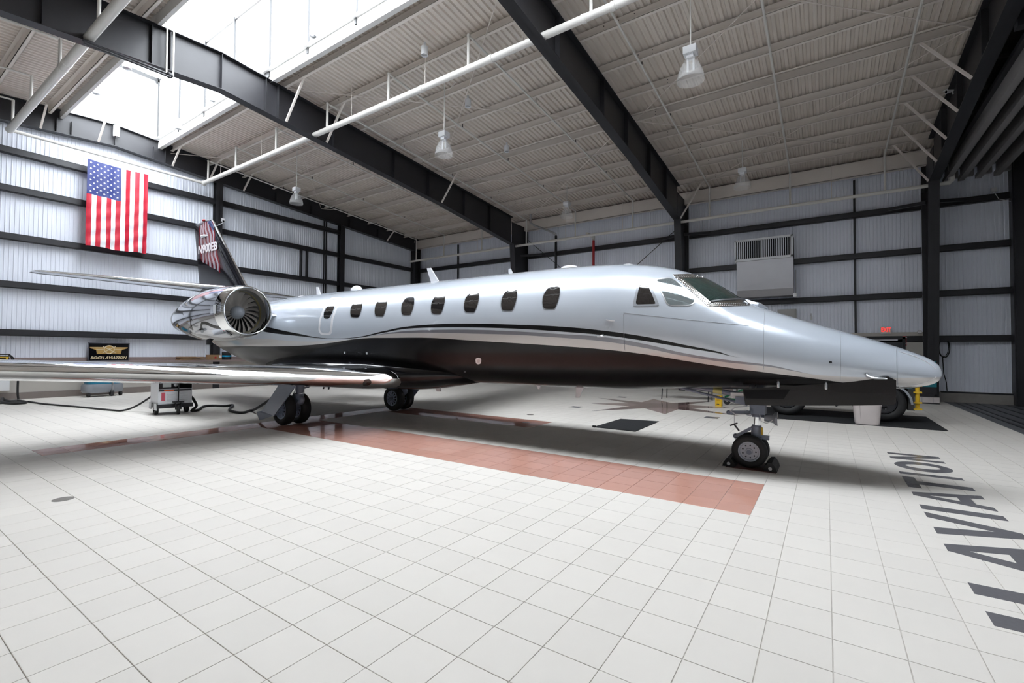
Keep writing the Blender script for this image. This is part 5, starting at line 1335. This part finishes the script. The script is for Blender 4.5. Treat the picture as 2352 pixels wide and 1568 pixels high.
# mats
o = MB().add([(-2.96, 6.27, 0), (-2.10, 6.25, 0), (-2.12, 7.80, 0), (-2.93, 7.68, 0), (-2.96, 6.27, .012), (-2.10, 6.25, .012), (-2.12, 7.80, .012), (-2.93, 7.68, .012)], [(0, 3, 2, 1), (4, 5, 6, 7), (0, 1, 5, 4), (1, 2, 6, 5), (2, 3, 7, 6), (3, 0, 4, 7)]).box((-2.98, 6.25, .0), (-2.92, 6.29, .035)).build('floor_mat', M['mat_black']); tag(o, 'small black floor mat lying alone on the tiles beside the jet', 'mat')
o = MB().box((-.55, 9.90, 0), (2.86, 12.35, .012)).build('parking_mat', M['mat_black']); tag(o, 'long black mat under the dark off-road vehicle', 'mat')

# off-road vehicle
tk = emp('off_road_vehicle', (1.05, 11.4, .012), 'black open off-road vehicle with chunky tyres parked on the mat', 'car')
M['truck'] = mat('black_truck_paint', (.012, .012, .014), .3, coat=.5, var=.1)
WR_ = .41; wz = WR_ + .012
def bev_box(b, a, c, e=.05):
    (x0, y0, z0), (x1, y1, z1) = a, c
    b.prism([(x0 + e, z0), (x1 - e, z0), (x1, z0 + e), (x1, z1 - e), (x1 - e, z1), (x0 + e, z1), (x0, z1 - e), (x0, z0 + e)], y0, y1, 'xz'); return b
b = MB(); bev_box(b, (-.42, 10.85, .52), (2.28, 12.0, .98), .06); b.build('body_tub', M['truck'], tk)
b = MB(); bev_box(b, (1.30, 10.95, .95), (2.30, 11.9, 1.22), .08); b.build('hood', M['truck'], tk)
MB().box((2.28, 10.95, .60), (2.32, 11.9, 1.1)).build('grille', M['dark_metal'], tk)
for k in range(7): MB().box((2.32, 11.15 + .09 * k, .70), (2.33, 11.19 + .09 * k, 1.0)).build('grille_slot', M['black_rubber'], tk)
for x, y in ((.10, 10.75), (1.93, 10.75), (.10, 12.12), (1.93, 12.12)):
    w_ = tire(MB(), (x, y, wz), WR_, .26, 36).build('tyre', M['black_rubber'], tk, smooth='all')
    bb_ = MB().lathe([(.25, -.06), (.23, -.10), (.20, -.05), (.10, -.03), (.09, -.09), (.001, -.10)], (x, y, wz), (0, 1, 0), 28).build('hub_cap', M['dark_metal'], w_, smooth=True)
    for k in range(5):
        a = 2 * math.pi * k / 5; MB().lathe([(.016, 0), (.012, .02), (.001, .022)], (x + .14 * math.cos(a), y - .05, wz + .14 * math.sin(a)), (0, -1, 0), 8).build('lug_nut', M['satin'], w_)
    s = -1 if y < 11 else 1
    b = MB(); pr = []
    for k in range(11):
        t = math.pi * k / 10; pr.append((x + .50 * math.cos(t), wz + .46 * math.sin(t)))
    pr2 = [(x + .46 * math.cos(math.pi * k / 10), wz + .42 * math.sin(math.pi * k / 10)) for k in range(10, -1, -1)]
    b.prism(pr + pr2, y - .16, y + .16, 'xz'); b.build('fender_flare', M['plastic_grey'] if x > 1 and y < 11 else M['truck'], tk)
MB().box((.55, 10.62, .42), (1.50, 10.80, .46)).tube([(.55, 10.62, .44), (1.5, 10.62, .44)], .025, 8).build('side_step', M['satin'], tk)
for x in (.70, 1.02, 1.35): MB().bar((x, 10.62, .42), (x + .08, 10.60, .30), .08, .04).build('step_bracket', M['black_steel'], tk)
MB().box((2.36, 10.78, .28), (2.47, 12.0, .74)).build('front_bumper', M['truck'], tk)
MB().box((2.22, 11.0, .48), (2.38, 11.1, .60)).box((2.22, 11.7, .48), (2.38, 11.8, .60)).build('bumper_bracket', M['black_steel'], tk)
MB().tube([(1.30, 10.98, 1.2), (1.15, 10.98, 1.62), (1.15, 11.87, 1.62), (1.30, 11.87, 1.2)], .03, 8).build('windshield_frame', M['truck'], tk, smooth=True)
MB().tube([(.0, 10.98, .95), (.0, 10.98, 1.60), (.0, 11.87, 1.60), (.0, 11.87, .95)], .03, 8).build('roll_bar', M['truck'], tk, smooth=True)
for y in (11.08, 11.55):
    MB().box((.30, y, .95), (.80, y + .35, 1.08)).box((.25, y, 1.0), (.38, y + .35, 1.5)).build('seat', M['black_rubber'], tk)
MB().lathe([(.001, .02), (.07, .02), (.08, 0)], (2.32, 11.03, .98), (1, 0, 0), 16).lathe([(.001, .02), (.07, .02), (.08, 0)], (2.32, 11.82, .98), (1, 0, 0), 16).build('headlamps', M['satin'], tk)
jk = MB().tube([(2.52, 10.82, .34), (2.52, 10.82, .95)], .04, 10).build('lifting_jack', M['yellow'], tk, smooth=True)
for z in (.30, .44, .66, .80): MB().box((2.45, 10.75, z), (2.59, 10.89, z + .03)).build('collar', M['yellow'], jk)
MB().bar((2.45, 10.80, .40), (2.45, 10.80, .62), .03, .03).build('handle', M['yellow'], jk)

# waste bin
p = on(1993, 977, 2, 0)
bn = emp('waste_bin', (p.x, p.y + .2, 0), 'tall tapered off-white waste bin beside the black vehicle', 'bin')
rg = []
for z, s in ((.013, .80), (.04, .84), (.55, 1.0), (.60, 1.04), (.63, 1.04)):
    rg.append([(p.x + .255 * s * math.copysign(abs(math.cos(t)) ** .45, math.cos(t)), p.y + .2 + .20 * s * math.copysign(abs(math.sin(t)) ** .45, math.sin(t)), z) for t in [2 * math.pi * j / 32 for j in range(32)]])
M['bin'] = mat('off_white_plastic', (.58, .53, .52), .5)
MB().loft(rg).build('body', M['bin'], bn, smooth=True)
MB().bar((p.x - .11, p.y + .04, .04), (p.x - .135, p.y + .0, .55), .008, .008).build('mould_line', mat('bin_line', (.40, .36, .35), .6), bn)
MB().sphere((p.x, p.y + .2, .62), 1, 20, 6, (.255, .20, .06)).build('lid', M['bin'], bn, smooth='all')

# teal cabinet on a pallet by the corner column
tc_ = emp('teal_tool_cabinet', (3.2, 16.75, 0), 'teal equipment cabinet on a pale base by the corner column', 'cabinet')
MB().box((2.62, 16.45, .50), (3.66, 16.95, 1.28)).build('body', M['teal'], tc_)
MB().box((2.62, 16.44, .28), (3.66, 16.95, .50)).build('plinth', M['black_steel'], tc_)
MB().box((2.50, 16.30, .04), (3.70, 16.98, .20)).build('base_tray', M['bin'], tc_)
for x in (2.7, 3.0, 3.3, 3.55): MB().box((x - .005, 16.29, .05), (x + .005, 16.30, .19)).build('base_joint', M['plastic_grey'], tc_)
MB().box((2.50, 16.32, 0), (3.70, 16.96, .04)).box((2.7, 16.40, .20), (3.6, 16.9, .28)).build('skids', M['black_steel'], tc_)
MB().box((3.14, 16.43, .55), (3.15, 16.45, 1.25)).build('door_gap', M['black_steel'], tc_)

# folding table beyond the jet
ft = emp('folding_table', (-2.85, 13.1, 0), 'folding table on thin black legs standing beyond the jet', 'table')
MB().box((-3.75, 12.7, .70), (-1.85, 13.45, .74)).build('tabletop', mat('pale_table_top', (.62, .60, .57), .5), ft)
for x in (-3.5, -2.1):
    MB().tube([(x - .0, 12.78, 0), (x + .02, 12.82, .45), (x, 12.85, .70)], .016, 8).tube([(x, 13.37, 0), (x + .02, 13.33, .45), (x, 13.30, .70)], .016, 8).tube([(x + .01, 12.80, .40), (x + .01, 13.35, .40)], .012, 8).build('leg_frame', M['black_steel'], ft, smooth=True)
p = on(1650, 933, 2, 0)
yb = emp('yellow_case', (p.x, p.y + .1, 0), 'small upright yellow case on the floor beyond the nose gear', 'case')
MB().box((p.x - .085, p.y, .0), (p.x + .085, p.y + .16, .30)).build('shell', M['yellow'], yb)
for dx in (-.03, .01): MB().lathe([(.001, .004), (.014, .004), (.014, 0)], (p.x + dx, p.y, .06), (0, -1, 0), 10).build('port', M['black_rubber'], yb)
MB().box((p.x - .05, p.y - .004, .15), (p.x + .05, p.y, .25)).build('label_plate', mat('amber_plate', (.62, .35, .01), .5), yb)
p = on(1690, 934, 2, 0)
gc = emp('green_cart', (p.x, p.y + .5, 0), 'green wheeled frame cart behind the yellow case', 'cart')
MB().bar((p.x - .35, p.y + .5, .22), (p.x + .45, p.y + .5, .62), .05, .05).bar((p.x - .35, p.y + .5, .18), (p.x + .45, p.y + .5, .10), .04, .04).bar((p.x + .45, p.y + .5, .10), (p.x + .45, p.y + .5, .62), .04, .04).bar((p.x - .35, p.y + .5, .1), (p.x - .35, p.y + .5, .25), .04, .04).build('frame', M['green'], gc)
for k in range(4): MB().box((p.x - .15 + .13 * k, p.y + .56, .12), (p.x - .08 + .13 * k, p.y + .60, .72)).build('panel_slat', M['satin'], gc)
for x in (p.x - .3, p.x + .4): MB().lathe([(.02, -.02), (.09, -.02), (.1, 0), (.09, .02), (.02, .02)], (x, p.y + .45, .1), (0, 1, 0), 16).build('wheel', M['black_rubber'], gc, smooth=True)

# nose wheel chocks and drip plate
o = MB().box((NX - .27, YA - .24, 0), (NX + .31, YA + .26, .008)).build('wheel_plate', mat('red_brown_plate', (.10, .035, .025), .5)); tag(o, 'thin red-brown plate under the nose wheels', 'plate')
def chock(x, label, flip):
    t = emp('wheel_chock', (x, YA, .008), label, 'chock')
    pr = [(-.075, 0), (.075, 0), (.07, .05), (.025, .105), (-.02, .11), (-.06, .055)]
    MB().prism([(x + flip * a, .008 + b_) for a, b_ in pr], YA - .22, YA + .22, 'xz').build('rubber_block', M['black_rubber'], t)
    MB().lathe([(.001, .006), (.02, .006), (.022, 0)], (x, YA - .22, .045), (0, -1, 0), 14).build('end_plug', M['satin'], t)
    if flip < 0: MB().add([(x - .035, YA - .20, .085), (x - .035, YA + .20, .085), (x - .055, YA + .20, .06), (x - .055, YA - .20, .06)], [(0, 1, 2, 3)]).build('reflective_strip', M['antenna_white'], t)
chock(NX - .235, 'black rubber wheel chock behind the nose wheels', 1)
chock(NX + .245, 'black rubber wheel chock with a reflective strip ahead of the nose wheels', -1)
